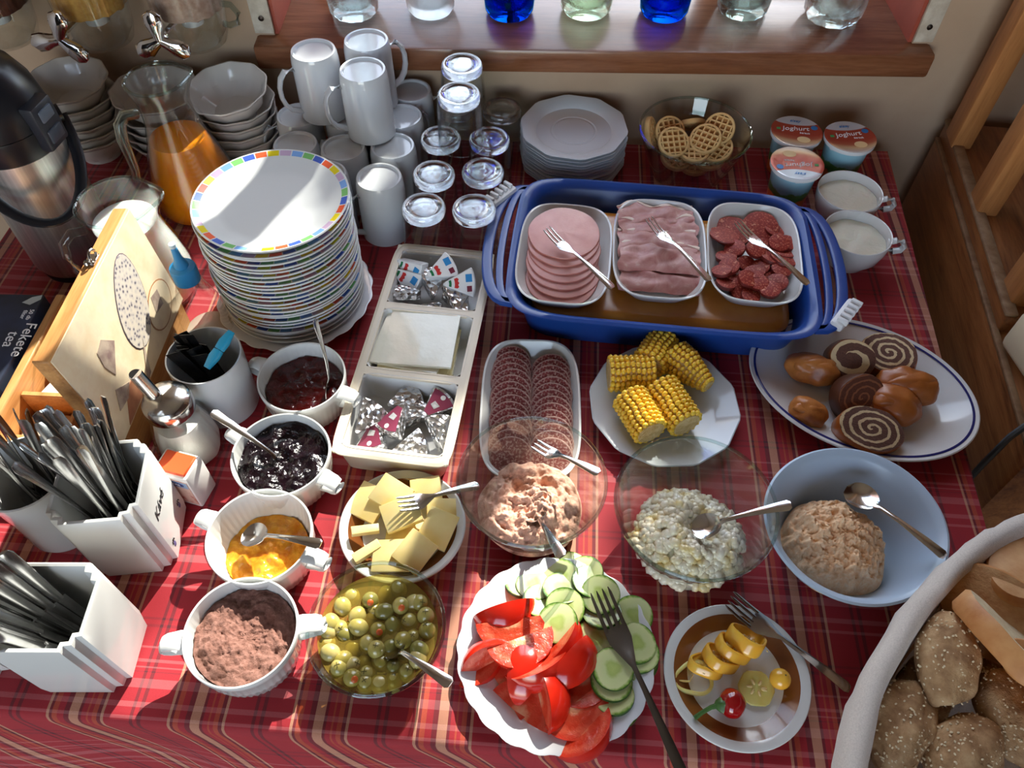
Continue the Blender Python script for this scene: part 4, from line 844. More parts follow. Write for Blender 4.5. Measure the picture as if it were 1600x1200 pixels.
nz = lambda x_, y_, f, s: noise.fractal(Vector((x_ * f, y_ * f, s)), .8, 2.1, 4)
def jelly(name, c1, c2, rough, bs, sub=.0):
    x = N(name); n_ = x.noise(bs, 5, .6, .8); x.set(Base_Color=x.ramp(n_, [(.35, c1), (.68, c2)]), Roughness=rough, Subsurface_Weight=sub, Specular_IOR_Level=.4); x.bump(x.noise(bs * 1.6, 3, .5, .5), .7, .003); return x.m
P1 = Vector((-.300, .586, TZ)); c1 = soup_cup('white two-handled cup of red jam with an upright spoon', P1, R(-18), .055)
mound(c1, 'red_jam', jelly('red_jam', srgb(52, 8, 10), srgb(84, 12, 12), .16, 60), .0475, .040, lambda x_, y_: .0028 * nz(x_, y_, 60, 1))
P2 = Vector((-.298, .472, TZ)); c2 = soup_cup('white two-handled cup of blackish plum jam with a leaning spoon', P2, R(-24))
mound(c2, 'plum_jam', jelly('plum_jam', srgb(10, 5, 10), srgb(26, 10, 18), .2, 90), .0508, .045, lambda x_, y_: .0055 * nz(x_, y_, 55, 7) + .004)
P3 = Vector((-.296, .368, TZ)); c3 = soup_cup('white two-handled cup partly filled with apricot jam', P3, R(-16))
mound(c3, 'apricot_jam', jelly('apricot_jam', srgb(206, 116, 24), srgb(236, 168, 58), .12, 60, .3), .046, .0235, lambda x_, y_: .005 * nz(x_, y_, 45, 3) + .010 * max(0, x_ / .05) * max(0, y_ / .05 + .3) - .004)
P4 = Vector((-.287, .263, TZ)); c4 = soup_cup('white two-handled cup of cocoa powder at the table front', P4, R(12))
cocoa = N('cocoa_powder'); cocoa.set(Base_Color=cocoa.ramp(cocoa.noise(200, 5), [(.3, srgb(118, 78, 66)), (.7, srgb(158, 116, 104))]), Roughness=.95); cocoa.bump(cocoa.noise(420, 5, .7), 1.0, .002); cocoa = cocoa.m
mound(c4, 'cocoa_powder', cocoa, .051, .044, lambda x_, y_: .0045 * nz(x_, y_, 70, 4) + .0016 * nz(x_, y_, 260, 2) - .012 * math.exp(-((x_ - .012) ** 2 + (y_ - .006) ** 2) / .0005) + .006 * math.exp(-((x_ + .02) ** 2 + (y_ + .015) ** 2) / .0007), 40, 110)
piece('spoon', 'steel spoon standing upright in the red jam', P1 + Vector((.028, -.012, .018)), P1 + Vector((.026, .022, .145)), roll=R(80))
piece('spoon', 'steel spoon leaning out of the plum jam towards the sugar dispenser', P2 + Vector((.018, -.012, .026)), at(330, 645, .095), roll=R(10))
piece('spoon', 'steel spoon lying across the apricot jam cup', P3 + Vector((-.024, .010, .034)), at(503, 852, .072), roll=R(0))
# ------------------------------------------------------------------ cream tray in three sections
creamp = M('cream_plastic_tray', srgb(226, 214, 192), .35)
TL = Vector((-.162, .664, TZ)); tr_ = thing('sectioned_tray', 'long cream plastic tray divided into three sections', 'tray', TL, R(-4))
ta, tb2, thh = .071, .181, .044
secs = [(.064, .172), (-.050, .056), (-.172, -.058)]
# frame: floor, outer wall, partitions, rims
MB().loft([(.010, 0), (.007, .001), (.002, thh - .004), (0, thh - .002), (-.0025, thh - .001), (-.0025, thh + .001), (.001, thh + .0018)], ta, tb2, 14, 72, cap0=True).build('outer_shell', creamp, tr_)
inner = M('white_plastic_liner', srgb(226, 226, 224), .3)
for (y0, y1) in secs:
    a, b = ta - .007, (y1 - y0) / 2
    MB().loft([(-.0003, thh + .0016), (.0012, thh), (.006, .008), (.009, .005), (.02, .0045)], a, b, 9, 56, c=(0, (y0 + y1) / 2, 0), cap1=True).build('compartment', inner, tr_)
m = MB()
def rim_plate(y0, y1, x0, x1): m.box(((x0 + x1) / 2, (y0 + y1) / 2, thh), (x1 - x0, y1 - y0, .0034))
for y0, y1 in ((.168, tb2 - .001), (.050, .070), (-.064, -.044), (-tb2 + .001, -.168)): MB().box((0, (y0 + y1) / 2, thh - .0006), (2 * ta - .004, min(y1 - y0, .013), .0034)).build('divider_rim', creamp, tr_)
for s in (-1, 1): MB().box((s * (ta - .0048), 0, thh - .0004), (.0095, 2 * tb2 - .004, .0034)).build('side_rim', creamp, tr_)
foil = N('crinkled_foil'); foil.set(Base_Color=(.78, .78, .79, 1), Metallic=.9, Roughness=.22); foil.bump(foil.voro(130), 1.0, .004); foil = foil.m
foilw = M('white_foil_paper', srgb(226, 228, 230), .3, .2, bump=(140, .7, .003))
magenta = M('magenta_print', srgb(150, 62, 90), .35); rp = M('red_print', srgb(206, 50, 48), .4); gp = M('dark_green_print', srgb(30, 120, 70), .4); skyp = M('sky_print', srgb(50, 140, 205), .4); maroon = M('maroon_print', srgb(120, 40, 60), .4)
def wedge_poly(r, a, ins=0.0, r0=.004):
    p = [(r0, -r0 * math.tan(a / 2) * .9), (r0, r0 * math.tan(a / 2) * .9)]
    return p[::1][:1] + [((r - ins) * math.cos(q), (r - ins) * math.sin(q)) for q in [-a / 2 + a * k / 6 for k in range(7)]] + p[1:]
def triangle(label, c, rot, style, grp):
    t = thing('cheese_triangle', label, 'cheese', c, group=grp); t.rotation_euler = tuple(R(q) for q in rot)
    r, a, hh = .050, R(50), .016
    m = MB().prism(wedge_poly(r, a), 0, hh); m.build('foil_wrap', foilw if style == 'label2' else foil, t, bevel=.0022, seg=2)
    if style == 'label':
        l = MB().prism([(.012 + (q - .012) * 1, w_) for q, w_ in wedge_poly(r - .004, a * .86, 0, .012)], hh - .0004, hh + .0005).build('paper_label', magenta, t, smooth=0)
        MB().lathe([(0, 0), (.0034, 0)], 20, c=(.041, 0, hh + .0008)).xf(Matrix.Identity(4)).build('logo_oval', white_p, l); MB().prism([(.022, -.003), (.030, -.0055), (.031, .004), (.024, .005)], hh + .0004, hh + .0009).build('pale_print', foilw, l, smooth=0)
    if style == 'label2':
        l = MB().prism(wedge_poly(r - .002, a * .92, 0, .008), hh - .0004, hh + .0005).build('paper_label', white_p, t, smooth=0)
        MB().prism([((.0255 + .0018 * (j % 2)) * math.cos(q), (.0255 + .0018 * (j % 2)) * math.sin(q)) for j, q in enumerate([-.3 + .1 * j for j in range(7)])] + [(.021 * math.cos(q), .021 * math.sin(q)) for q in (.3, .1, -.1, -.3)], hh + .0004, hh + .0009).build('red_print', rp, l, smooth=0)
        MB().prism([(.0165 * math.cos(q), .0165 * math.sin(q)) for q in (-.3, -.1, .1, .3)] + [(.013 * math.cos(q), .013 * math.sin(q)) for q in (.3, 0, -.3)], hh + .0004, hh + .0009).build('green_print', gp, l, smooth=0)
        MB().box((.041, .006, hh + .0008), (.009, .011, .0004)).build('blue_print', skyp, l); MB().box((.041, -.009, hh + .0008), (.007, .008, .0004)).build('maroon_print', maroon, l)
    return t
def tl(x_, y_, z_): v = Vector((x_, y_, z_)); v.rotate(Matrix.Rotation(R(-4), 3, 'Z')); return TL + v
GA, GB = 'cheese triangles in the far section', 'cheese triangles in the near section'
fa = 'far section of the cream tray'; fb = 'near section of the cream tray'
for lb_, (x_, y_, z_), rot, st in (
    ('white-wrapped cheese triangle leaning over the tray rim by the plates', (-.062, .160, .040), (62, 8, -38), 'label2'), ('white-wrapped cheese triangle on top, just under the leaning one', (-.068, .146, .032), (50, 12, -34), 'label2'),
    ('cheese triangle on top in the middle with blue and red print', (-.022, .120, .036), (24, -10, 30), 'label2'), ('cheese triangle with big green, red and blue print by the tray wall', (.004, .118, .034), (40, -4, 6), 'label2'),
    ('silver cheese triangle with a red pull tab, far section', (-.020, .100, .016), (24, 0, 168), 'foil'), ('small end of a silver cheese triangle in the centre, far section', (-.006, .098, .016), (14, -20, 100), 'foil'),
    ('silver cheese triangle lying flat at the front of the far section', (-.040, .082, .010), (10, 6, -8), 'foil'), ('white cheese triangle standing on its side with maroon print, far section', (.012, .108, .014), (80, 10, -60), 'label2'),
    ('silver cheese triangle upright in the corner of the far section', (.046, .078, .008), (8, -12, 118), 'foil'), ('silver cheese triangle beside the corner one, far section', (.030, .076, .012), (16, -18, 94), 'foil')):
    triangle(lb_, tl(x_, y_, z_), rot, st, GA)
for lb_, (x_, y_, z_), rot, st in (
    ('cheese triangle with magenta label lying on top of the near heap', (.006, -.092, .032), (16, 14, -118), 'label'), ('cheese triangle with magenta label at the front corner of the near section', (-.030, -.108, .016), (20, 8, -92), 'label'),
    ('silver cheese triangle with red tab by the side wall of the near section', (-.058, -.140, .018), (24, -14, 58), 'foil'), ('silver cheese triangle at the back of the near section', (-.030, -.092, .012), (10, 0, 34), 'foil'),
    ('crumpled silver cheese triangle standing against the side wall, near section', (.052, -.150, .014), (30, -22, 96), 'foil'), ('silver cheese triangle with magenta corner at the back, near section', (.018, -.104, .012), (12, -8, 48), 'label'),
    ('silver cheese triangle lying at the front wall, near section', (-.008, -.158, .008), (6, -10, 20), 'foil'), ('silver cheese triangle buried under the near heap', (-.006, -.120, .007), (4, 0, 60), 'foil')):
    triangle(lb_, tl(x_, y_, z_), rot, st, GB)
slc = M('cheese_slice_wrap', srgb(236, 234, 216), .16, Coat_Weight=.6, Coat_Roughness=.05, bump=(40, .2, .003)); slc2 = M('cheese_slice_wrap_yellow', srgb(228, 216, 168), .18, Coat_Weight=.6, Coat_Roughness=.05, bump=(50, .3, .003))
for k in range(7):
    a = [-1, 2, -2, 1, 3, -5, 2][k]; off = [(-.004, -.002), (.002, 0), (-.002, .002), (.003, -.001), (-.003, .001), (-.010, .006), (.002, .008)][k]
    o = MB().sheet(12, 12, lambda u, v: ((u - .5) * .094, (v - .5) * .090, .0012 * math.sin(u * 3.1) * math.sin(v * 3.1) + .0006 * noise.noise(Vector((u * 5, v * 5, k)))), .0042).build('cheese_slice', slc if k > 4 else slc2, loc=tl(-.004 + off[0], .002 + off[1], .0095 + .0056 * k), bevel=0); o.rotation_euler = (R(1.2 if k > 4 else 0), R(-1.5 if k == 6 else 0), R(a - 4))
    tag(o, 'film-wrapped pale cheese slice, %s from the top of the tray stack' % ORD[6 - k], 'cheese', 'wrapped cheese slices')
# ------------------------------------------------------------------ salami dish
SD = Vector((-.012, .588, TZ)); sdz = dish('white rectangular dish with two rows of sliced salami', SD, .064, .110, .026, R(2.5), 0, porcelain)
slm = N('salami'); v1 = slm.voro(520, 'F1'); n1 = slm.noise(330, 4)
slm.set(Base_Color=slm.mix(slm.ramp(n1, [(.5, (0, 0, 0, 1)), (.58, (1, 1, 1, 1))]), slm.ramp(slm.noise(120, 4), [(.3, srgb(104, 36, 40)), (.7, srgb(130, 54, 54))]), srgb(178, 142, 134)), Roughness=.55, Specular_IOR_Level=.3); slm.bump(n1, .25, .0006); slm = slm.m
slr = M('salami_rind', srgb(176, 142, 132), .7, col2=srgb(130, 88, 84), scale=160)
for row, (x0, nn, y1) in enumerate(((-.026, 15, .076), (.027, 14, .064))):
    me1 = MB().lathe([(.0252, .0026), (.024, .0028), (0, .0028)], 36).mesh('salami_face', slm); me2 = MB().lathe([(0, 0), (.0262, 0), (.0270, .0012), (.0264, .0024), (.0251, .0027)], 36).mesh('salami_rind', slr)
    for k in range(nn):
        f = k / (nn - 1); y_ = y1 - (y1 + .074) * f; p = Vector((x0 + .0012 * math.sin(k * 1.9) + .002 * f * (1 if row == 0 else 0), y_, .0105 + .006 * min(1, f * 3))); p.rotate(Matrix.Rotation(R(2.5), 3, 'Z'))
        t = thing('salami_slice', 'salami slice, %s from the far end of the row by the %s' % (ORD[k], ('cream tray', 'corn plate')[row]), 'salami', SD + p, 0, 'salami slices in two rows', rot=(R(26), R(2 * math.sin(k * 2.3)), R(7 * math.sin(k))))
        for me_, nm in ((me1, 'cut_face'), (me2, 'rind')): o = bpy.data.objects.new(nm, me_); C.objects.link(o); o.parent = t
# ------------------------------------------------------------------ corn plate
CP = Vector((.160, .610, TZ))
def facet_plate(name, label, c, r, n, h, mat, rz=0, cat='plate'):
    f = octr(n); pr = [(0, .003), (r * .55, .003), (r * .57, 0), (r * .61, .0008), (r * .67, .005), (r * .95, h - .001), (r * .995, h), (r, h + .0012), (r * .985, h + .002), (r * .7, .0085), (r * .63, .0062), (0, .006)]
    o = MB().lathe(pr, n * 6, rf=lambda a, rr, zz: 1 + (f(a, rr, zz) - 1) * (1 if rr > r * .8 else 0)).build(name, mat, smooth=30, loc=c); o.rotation_euler = (0, 0, rz); tag(o, label, cat); return o
facet_plate('faceted_plate', 'white twelve-sided plate holding cooked corn pieces', CP, .0985, 12, .016, porcelain2, .1)
kern = M('corn_kernel', srgb(248, 210, 78), .3, col2=srgb(244, 196, 56), scale=90, Subsurface_Weight=.25, Subsurface_Radius=(.008, .005, .001)); cobm = M('corn_cob', srgb(226, 198, 140), .8, col2=srgb(206, 170, 104), scale=160, bump=(300, .8, .002))
def corn(label, c, az, L, r=.0228, tip=False, tilt=0):
    t = thing('corn_piece', label, 'corn', c, group='corn on the cob pieces'); t.rotation_euler = (0, R(tilt), R(az))
    rad = lambda f: r * (1 - (.62 * max(0, f - .35) / .65 if tip else .06 * f))
    m = MB(); m.rings([[(L * (f - .5), rad(f) * .84 * math.cos(q), rad(f) * .84 * math.sin(q)) for q in [2 * math.pi * j / 24 for j in range(24)]] for f in [k / 8 for k in range(9)]], True, True); m.build('cob', cobm, t)
    km = MB(); nr = 15; na = max(5, int(L / .0062)); rk = random.Random(hash(label) % 99)
    for i in range(na):
        f = (i + .5) / na
        for j in range(nr):
            q = 2 * math.pi * (j + .12 * math.sin(i * 1.3)) / nr; rr = rad(f) * .92; s = rk.uniform(.92, 1.06) * (1 - (.25 * f if tip else 0))
            rot = Matrix.Rotation(q, 3, 'X') ; km.blob((L * (f - .5), rr * math.cos(q), rr * math.sin(q)), (.0037 * s, .0046 * s, .0046 * s), Matrix.Rotation(q, 3, 'X') @ Matrix(((1, 0, 0), (0, 0, 1), (0, -1, 0))), 2 if False else 1)
    km.build('kernels', kern, t, smooth=180, kind='stuff'); return t
for lb_, px, py, az, L, tip, h_ in (('corn piece at the plate edge nearest the blue tray, cut end to the salami', 986, 583, 6, .060, False, .03), ('corn piece farthest back, closest to the blue tray', 1026, 550, 62, .052, False, .03), ('tapered corn tip at the plate edge by the roll plate', 1079, 580, -48, .066, True, .028), ('corn piece at the front of the plate by the meat spread', 1000, 648, -64, .060, False, .03), ('corn piece at the front of the plate by the corn salad', 1052, 634, -62, .066, False, .03)):
    p = at(px, py, h_); corn(lb_, (p.x, p.y, TZ + .030), az, L, tip=tip)
# ------------------------------------------------------------------ oval plate of nut and poppy rolls
RP = Vector((.418, .655, TZ)); glaze = M('ivory_glaze', srgb(226, 228, 228), .1, Coat_Weight=.4, Coat_Roughness=.03)
rpt = thing('oval_plate', 'oval white plate with a dark blue rim line, holding sweet rolls', 'plate', RP, R(-20)); oa, ob = .147, .112
MB().loft([(.052, .001), (.05, 0), (.046, .001), (.038, .006), (.006, .021), (.001, .0225), (0, .0238), (.0015, .0248), (.008, .0232), (.040, .0095), (.05, .0065), (.07, .006)], oa, ob, 2, 96, cap0=True, cap1=True).build('plate_body', glaze, rpt)
MB().sweep([((oa - .0075) * math.cos(q), (ob - .0075) * math.sin(q), .02385) for q in [2 * math.pi * k / 96 for k in range(96)]], (.0017, .0006), n=6, closed=True).build('blue_line', M('cobalt_line', srgb(34, 40, 110), .2), rpt)
crust = M('glazed_crust', srgb(158, 86, 34), .38, col2=srgb(178, 104, 44), scale=26, Coat_Weight=.15, Coat_Roughness=.2, bump=(70, .25, .002)); crust_l = M('glazed_crust_light', srgb(200, 128, 62), .4, col2=srgb(158, 88, 36), scale=40, Coat_Weight=.1, bump=(90, .4, .002))
def spiral(name, ca, cb, pitch, inner=None, thr=.5):
    x = N(name); c = x.xyz(); r = x.math('SQRT', x.math('ADD', x.math('POWER', x.math('MULTIPLY', c[0], 1.0), 2), x.math('POWER', x.math('MULTIPLY', c[1], 1.35), 2)))
    r = x.math('ADD', r, x.math('MULTIPLY', x.math('SUBTRACT', x.noise(110, 3), .5), .0065))
    ph = x.math('FRACT', x.math('ADD', x.math('DIVIDE', r, pitch), x.math('DIVIDE', x.math('ARCTAN2', c[1], c[0]), 2 * math.pi)))
    fil = x.ramp(x.noise(420, 3), [(.3, ca), (.7, tuple(q * 1.5 for q in ca[:3]) + (1,))])
    col = x.mix(x.math('GREATER_THAN', ph, thr), fil, cb)
    if inner: col = x.mix(x.math('LESS_THAN', r, inner), col, fil)
    x.set(Base_Color=col, Roughness=.8); x.bump(x.noise(420, 4), .8, .0015); return x.m
brn, crm, dkb = srgb(88, 56, 44), srgb(214, 190, 148), srgb(84, 42, 22)
sp1 = spiral('roll_spiral_wide', brn, crm, .022, .0115, .55); sp2 = spiral('roll_spiral_fine', brn, crm, .0105, None, .62); sp3 = spiral('roll_spiral_cocoa', dkb, srgb(140, 84, 52), .010, None, .72); sp4 = spiral('roll_spiral_poppy', brn, crm, .0115, None, .66)
def roll_piece(label, p, rot, a, b, L, face, cm=crust):
    t = thing('sweet_roll_piece', label, 'sweet roll', p, group='sliced sweet rolls'); t.rotation_euler = tuple(R(q) for q in rot)
    prof = [(.35, .0), (.72, .004), (.93, .012), (1, .022), (1, L - .002), (.985, L)] if face is None else [(.96, 0), (1, .002), (1, L - .002), (.975, L)]
    cap = face is None
    rs = [[(a * k * math.cos(q), b * k * math.sin(q), z) for q in [2 * math.pi * j / 40 for j in range(40)]] for k, z in prof]
    MB().rings(rs, True, cap).disp(.0022, 40, len(label)).build('crust', cm, t, smooth=60)
    if face:
        rs = [[(a * k * math.cos(q), b * k * math.sin(q), L + dz) for q in [2 * math.pi * j / 40 for j in range(40)]] for k, dz in ((.975, 0), (.6, .0008), (.2, .0005))]
        MB().rings(rs, False, True).disp(.0022, 40, len(label)).build('cut_face', face, t, smooth=60)
    return t
def rpp(px, py, h_): p = at(px, py, h_); return (p.x, p.y, TZ + h_)
roll_piece('sweet roll slice with a round poppy centre, at the back of the oval plate', rpp(1322, 562, .018), (38, 8, -20), .030, .026, .034, sp1)
roll_piece('sweet roll slice with a swirling poppy spiral, at the back of the oval plate', rpp(1386, 566, .014), (24, -6, -38), .036, .028, .034, sp2)
roll_piece('dark cocoa sweet roll slice in the middle of the oval plate', rpp(1328, 622, .016), (34, -12, 30), .032, .030, .030, sp3, M('cocoa_crust', srgb(84, 44, 24), .5, bump=(120, .4)))
roll_piece('poppy spiral sweet roll slice at the front of the oval plate', rpp(1348, 682, .010), (12, 4, -12), .041, .030, .028, sp4)
def loaf_end(label, px, py, h_, rad3, az, mat, sd_, tilt=0):
    t = thing('sweet_roll_end', label, 'sweet roll', rpp(px, py, h_), group='sweet roll end pieces'); t.rotation_euler = (0, R(tilt), R(az))
    MB().blob((0, 0, 0), rad3, None, 4, .16, sd_).disp(.002, 60, sd_).build('crust', mat, t, smooth=180)
    MB().blob((rad3[0] * .05, -rad3[1] * .1, rad3[2] * .52), (rad3[0] * .8, rad3[1] * .5, rad3[2] * .5), Matrix.Rotation(.4, 3, 'Z'), 3, .2, sd_ + 2).disp(.0015, 60, sd_).build('top_crust', mat, t, smooth=180); return t
loaf_end('glossy end of a sweet roll with a crinkled tip, by the blue tray', 1268, 576, .026, (.036, .021, .020), -18, crust_l, 3)
loaf_end('small browned end of a sweet roll at the front, by the cream bowl', 1262, 644, .022, (.025, .020, .017), -30, crust_l, 5)
loaf_end('large glossy sweet roll half with a split crust, upper one', 1418, 604, .032, (.040, .024, .024), -12, crust, 7)
loaf_end('large glossy sweet roll half with a cracked crust, lower one', 1392, 632, .026, (.038, .026, .024), -22, crust, 9)
# ------------------------------------------------------------------ glass bowl of meat spread
MBP = Vector((-.004, .444, TZ)); glass_bowl('spread_bowl', 'clear glass bowl of pink meat spread', MBP, .083, .040, .088, .62)
meat = N('meat_spread'); mn = meat.noise(130, 5, .65, .5); meat.set(Base_Color=meat.ramp(mn, [(.25, srgb(150, 116, 92)), (.40, srgb(216, 160, 136)), (.62, srgb(236, 190, 166)), (.8, srgb(228, 200, 164))]), Roughness=.55); meat.bump(meat.noise(330, 4, .7), .8, .002); meat = meat.m
def heap(name, label, cat, c, mat, r, h, fn, rings=46, seg=130, floor=.0, edge=.012):
    m = MB(); rs = []
    for i in range(rings + 1):
        f = 1 - i / rings; rr = r * f + .0003; ring = []
        for k in range(seg):
            a = 2 * math.pi * k / seg; x_, y_ = rr * math.cos(a), rr * math.sin(a)
            w = 1 + .08 * noise.noise(Vector((math.cos(a) * 1.6, math.sin(a) * 1.6, h * 50)))
            ring.append((x_ * w, y_ * w, edge + max(floor, h * (1 - f ** 4) + fn(x_, y_) * min(1, (1 - f) * 16) + .002)))
        rs.append(ring)
    m.rings(rs, False, True); m.rings([[(x_ * .66, y_ * .66, .0) for x_, y_, _ in rs[0]], [(x_, y_, z - .0005) for x_, y_, z in rs[0]]], True)
    o = m.build(name, mat, loc=c, smooth=80); tag(o, label, cat); return o
g_ = lambda x_, y_, cx_, cy_, s: math.exp(-((x_ - cx_) ** 2 + (y_ - cy_) ** 2) / (s * s))
heap('meat_spread', 'lumpy pink meat spread heaped in the glass bowl', 'spread', MBP + Vector((0, 0, .0065)), meat, .061, .022, lambda x_, y_: .012 * nz(x_, y_, 34, 5) + .003 * nz(x_, y_, 160, 2) - .018 * g_(x_, y_, -.018, .022, .014) - .014 * g_(x_, y_, .014, .030, .012) - .008 * g_(x_, y_, -.02, -.012, .014) + .008 * g_(x_, y_, .012, -.006, .016))
FH = .0; piece('fork', 'steel fork resting inside the glass bowl of meat spread', MBP + Vector((.002, .060, .058)), at(936, 741, .090), tines=3, w=.009)
piece('spoon', 'steel handle of a spoon sunk in the meat spread', MBP + Vector((.004, -.004, .024)), at(880, 872, .097), roll=R(20))
# ------------------------------------------------------------------ corn salad
CS = Vector((.174, .424, TZ)); glass_bowl('salad_bowl', 'clear glass bowl of creamy corn salad', CS, .088, .042, .090, .62)
mayo = M('mayonnaise', srgb(232, 220, 190), .3, Coat_Weight=.3, Subsurface_Weight=.2, bump=(160, .5, .002)); kern2 = N('dressed_kernel'); kern2.set(Base_Color=kern2.ramp(kern2.noise(45, 3), [(.3, srgb(244, 238, 224)), (.55, srgb(242, 230, 198)), (.68, srgb(240, 216, 150)), (.82, srgb(220, 212, 170))]), Roughness=.28, Coat_Weight=.3); kern2 = kern2.m
sal_t = thing('corn_salad', 'corn salad in creamy dressing heaped in the glass bowl', 'salad', CS + Vector((.004, -.006, .0065))); sal_t['kind'] = 'stuff'
hs = lambda x_, y_: .036 * (1 - (math.hypot(x_, y_) / .066) ** 3) + .008 * nz(x_, y_, 30, 9) - .022 * g_(x_, y_, .004, .008, .016) - .012 * g_(x_, y_, .024, -.002, .012)
mound(sal_t, 'dressing', mayo, .054, .008, lambda x_, y_: max(0, hs(x_, y_) - .008) , 30, 90)
rb = random.Random(8); km = MB()
for k in range(720):
    a = rb.uniform(0, 6.28); r = .061 * math.sqrt(rb.random()); x_, y_ = r * math.cos(a), r * math.sin(a); s = rb.uniform(.8, 1.2)
    km.blob((x_, y_, max(.014, hs(x_, y_) + .002) + rb.uniform(-.001, .0025)), (.0064 * s, .0056 * s, .0050 * s), Matrix.Rotation(rb.uniform(0, 3), 3, 'Z') @ Matrix.Rotation(rb.uniform(-.8, .8), 3, 'X'), 1)
km.build('corn_kernels', kern2, sal_t, smooth=180, kind='stuff')
piece('spoon', 'steel spoon resting in the corn salad', CS + Vector((.006, -.008, .042)), at(1237, 790, .096), roll=0)
# ------------------------------------------------------------------ blue-grey bowl of cottage cheese spread
CB = Vector((.350, .425, TZ)); bg = M('blue_grey_plastic', srgb(176, 194, 214), .28)
cbt = thing('mixing_bowl', 'blue-grey oval bowl of orange-tinted cheese spread', 'bowl', CB, R(28))
MB().loft([(.046, 0), (.042, .001), (.03, .012), (.012, .045), (.003, .066), (-.002, .0695), (-.0035, .072), (-.001, .0735), (.003, .072), (.008, .066), (.017, .045), (.034, .015), (.048, .006), (.06, .005)], .096, .0905, 2.05, 80, cap0=True, cap1=True).build('bowl_body', bg, cbt)
chs = N('cheese_spread'); cn_ = chs.noise(230, 5, .7); chs.set(Base_Color=chs.ramp(cn_, [(.20, srgb(140, 122, 90)), (.28, srgb(240, 184, 134)), (.52, srgb(246, 206, 162)), (.78, srgb(250, 230, 202))]), Roughness=.6); chs.bump(chs.noise(420, 5, .7), .6, .002); chs = chs.m
heap('cheese_spread', 'coarse orange-tinted cheese spread in the blue-grey bowl', 'spread', CB + Vector((-.013, -.012, .0065)), chs, .058, .034, lambda x_, y_: .009 * nz(x_, y_, 40, 3) + .006 * nz(x_, y_, 150, 8) + .008 * g_(x_, y_, .0, .012, .03), 60, 180, edge=.020)
dl = thing('dill_sprig', 'green dill sprig lying on the cheese spread', 'herb'); dp = at(1335, 830, .062); dm = M('dill_green', srgb(96, 112, 66), .6)
MB().sweep([dp + Vector((0, -.014, -.001)), dp + Vector((.002, 0, .001)), dp + Vector((-.002, .018, .003))], .0008, n=5).build('stalk', dm, dl)
for s in (-1, 1, 2): MB().sweep([dp + Vector((.002, -.004 + .003 * s, .001)), dp + Vector((.002 + .005 * (1 if s > 0 else -1), .002 + .003 * s, .003))], .0006, n=5).build('frond', dm, dl)
piece('spoon', 'large steel spoon leaning from the cheese spread over the bowl edge', at(1322, 765, .060), at(1476, 872, .082), roll=0, w=.013)
# ------------------------------------------------------------------ butter plate
BP = Vector((-.150, .412, TZ)); brown_g = M('brown_glaze', srgb(128, 74, 36), .15, Coat_Weight=.3); 
def ring_plate(name, label, c, r, h, bowl=0):
    t = thing(name, label, 'plate', c); wr = .86
    MB().lathe([(0, .003), (r * .58, .003), (r * .6, 0), (r * .65, .001), (r * .72, h * .35), (r * .98, h * .93), (r, h), (r * .99, h + .0015), (r * .965, h + .002), (r * wr, h * .86 + .0012)], 72).build('outer_rim', porcelain, t)
    MB().lathe([(r * wr, h * .86 + .0012), (r * .80, h * .7 + .001), (r * .72, h * .42 + .002), (r * .66, .006)], 72).build('brown_band', brown_g, t)
    MB().lathe([(r * .66, .006), (r * .62, .0052), (0, .005)], 72).build('white_centre', glaze, t); return t
ring_plate('butter_plate', 'small white plate with brown band under the butter slices', BP, .073, .020)
but = M('butter', srgb(240, 220, 156), .38, col2=srgb(236, 212, 140), scale=40, Subsurface_Weight=.3, Subsurface_Radius=(.01, .007, .003))
for k, (lb_, px, py, h_, sx_, sy_, rz, tx_, ty_) in enumerate((
    ('butter slice at the back edge of the plate by the tray', 577, 785, .020, .040, .042, -24, 8, -4), ('broad butter slice on top at the back of the plate', 612, 772, .030, .042, .036, -28, 12, 4), ('butter slice at the back under the fork handle', 666, 768, .028, .036, .034, 12, 14, -6),
    ('butter slice under the fork prongs', 628, 802, .034, .044, .036, 24, 6, -10), ('thin butter slice lying across at the jam side', 571, 828, .027, .032, .010, 14, 3, 4), ('narrow butter stick at the jam side of the plate', 574, 862, .026, .034, .011, 38, 3, -6),
    ('broad butter slice at the front beside the olives', 612, 868, .025, .042, .036, 4, 10, 0), ('upright butter slice leaning at the front of the plate', 648, 862, .029, .036, .040, -30, 14, 18), ('butter slice by the meat spread bowl', 684, 826, .027, .036, .042, -16, 8, 14), ('butter slice nearest the glass bowl of meat spread', 690, 800, .024, .034, .030, 10, 14, 8), ('butter slice in the middle under the others', 636, 835, .018, .046, .040, 0, 4, 2))):
    p = at(px, py, h_); o = MB().box((0, 0, 0), (sx_, sy_, .0072)); m = o
    bm = m.disp(.0022, 60, k); o = bm.build('butter_slice', but, bevel=.0007, seg=2, loc=p); o.rotation_euler = (R(tx_), R(ty_), R(rz)); tag(o, lb_, 'butter', 'butter slices')
piece('fork', 'steel fork lying on the butter with its handle under the glass bowl', at(622, 793, .046), at(748, 760, .040), tines=4, w=.011)
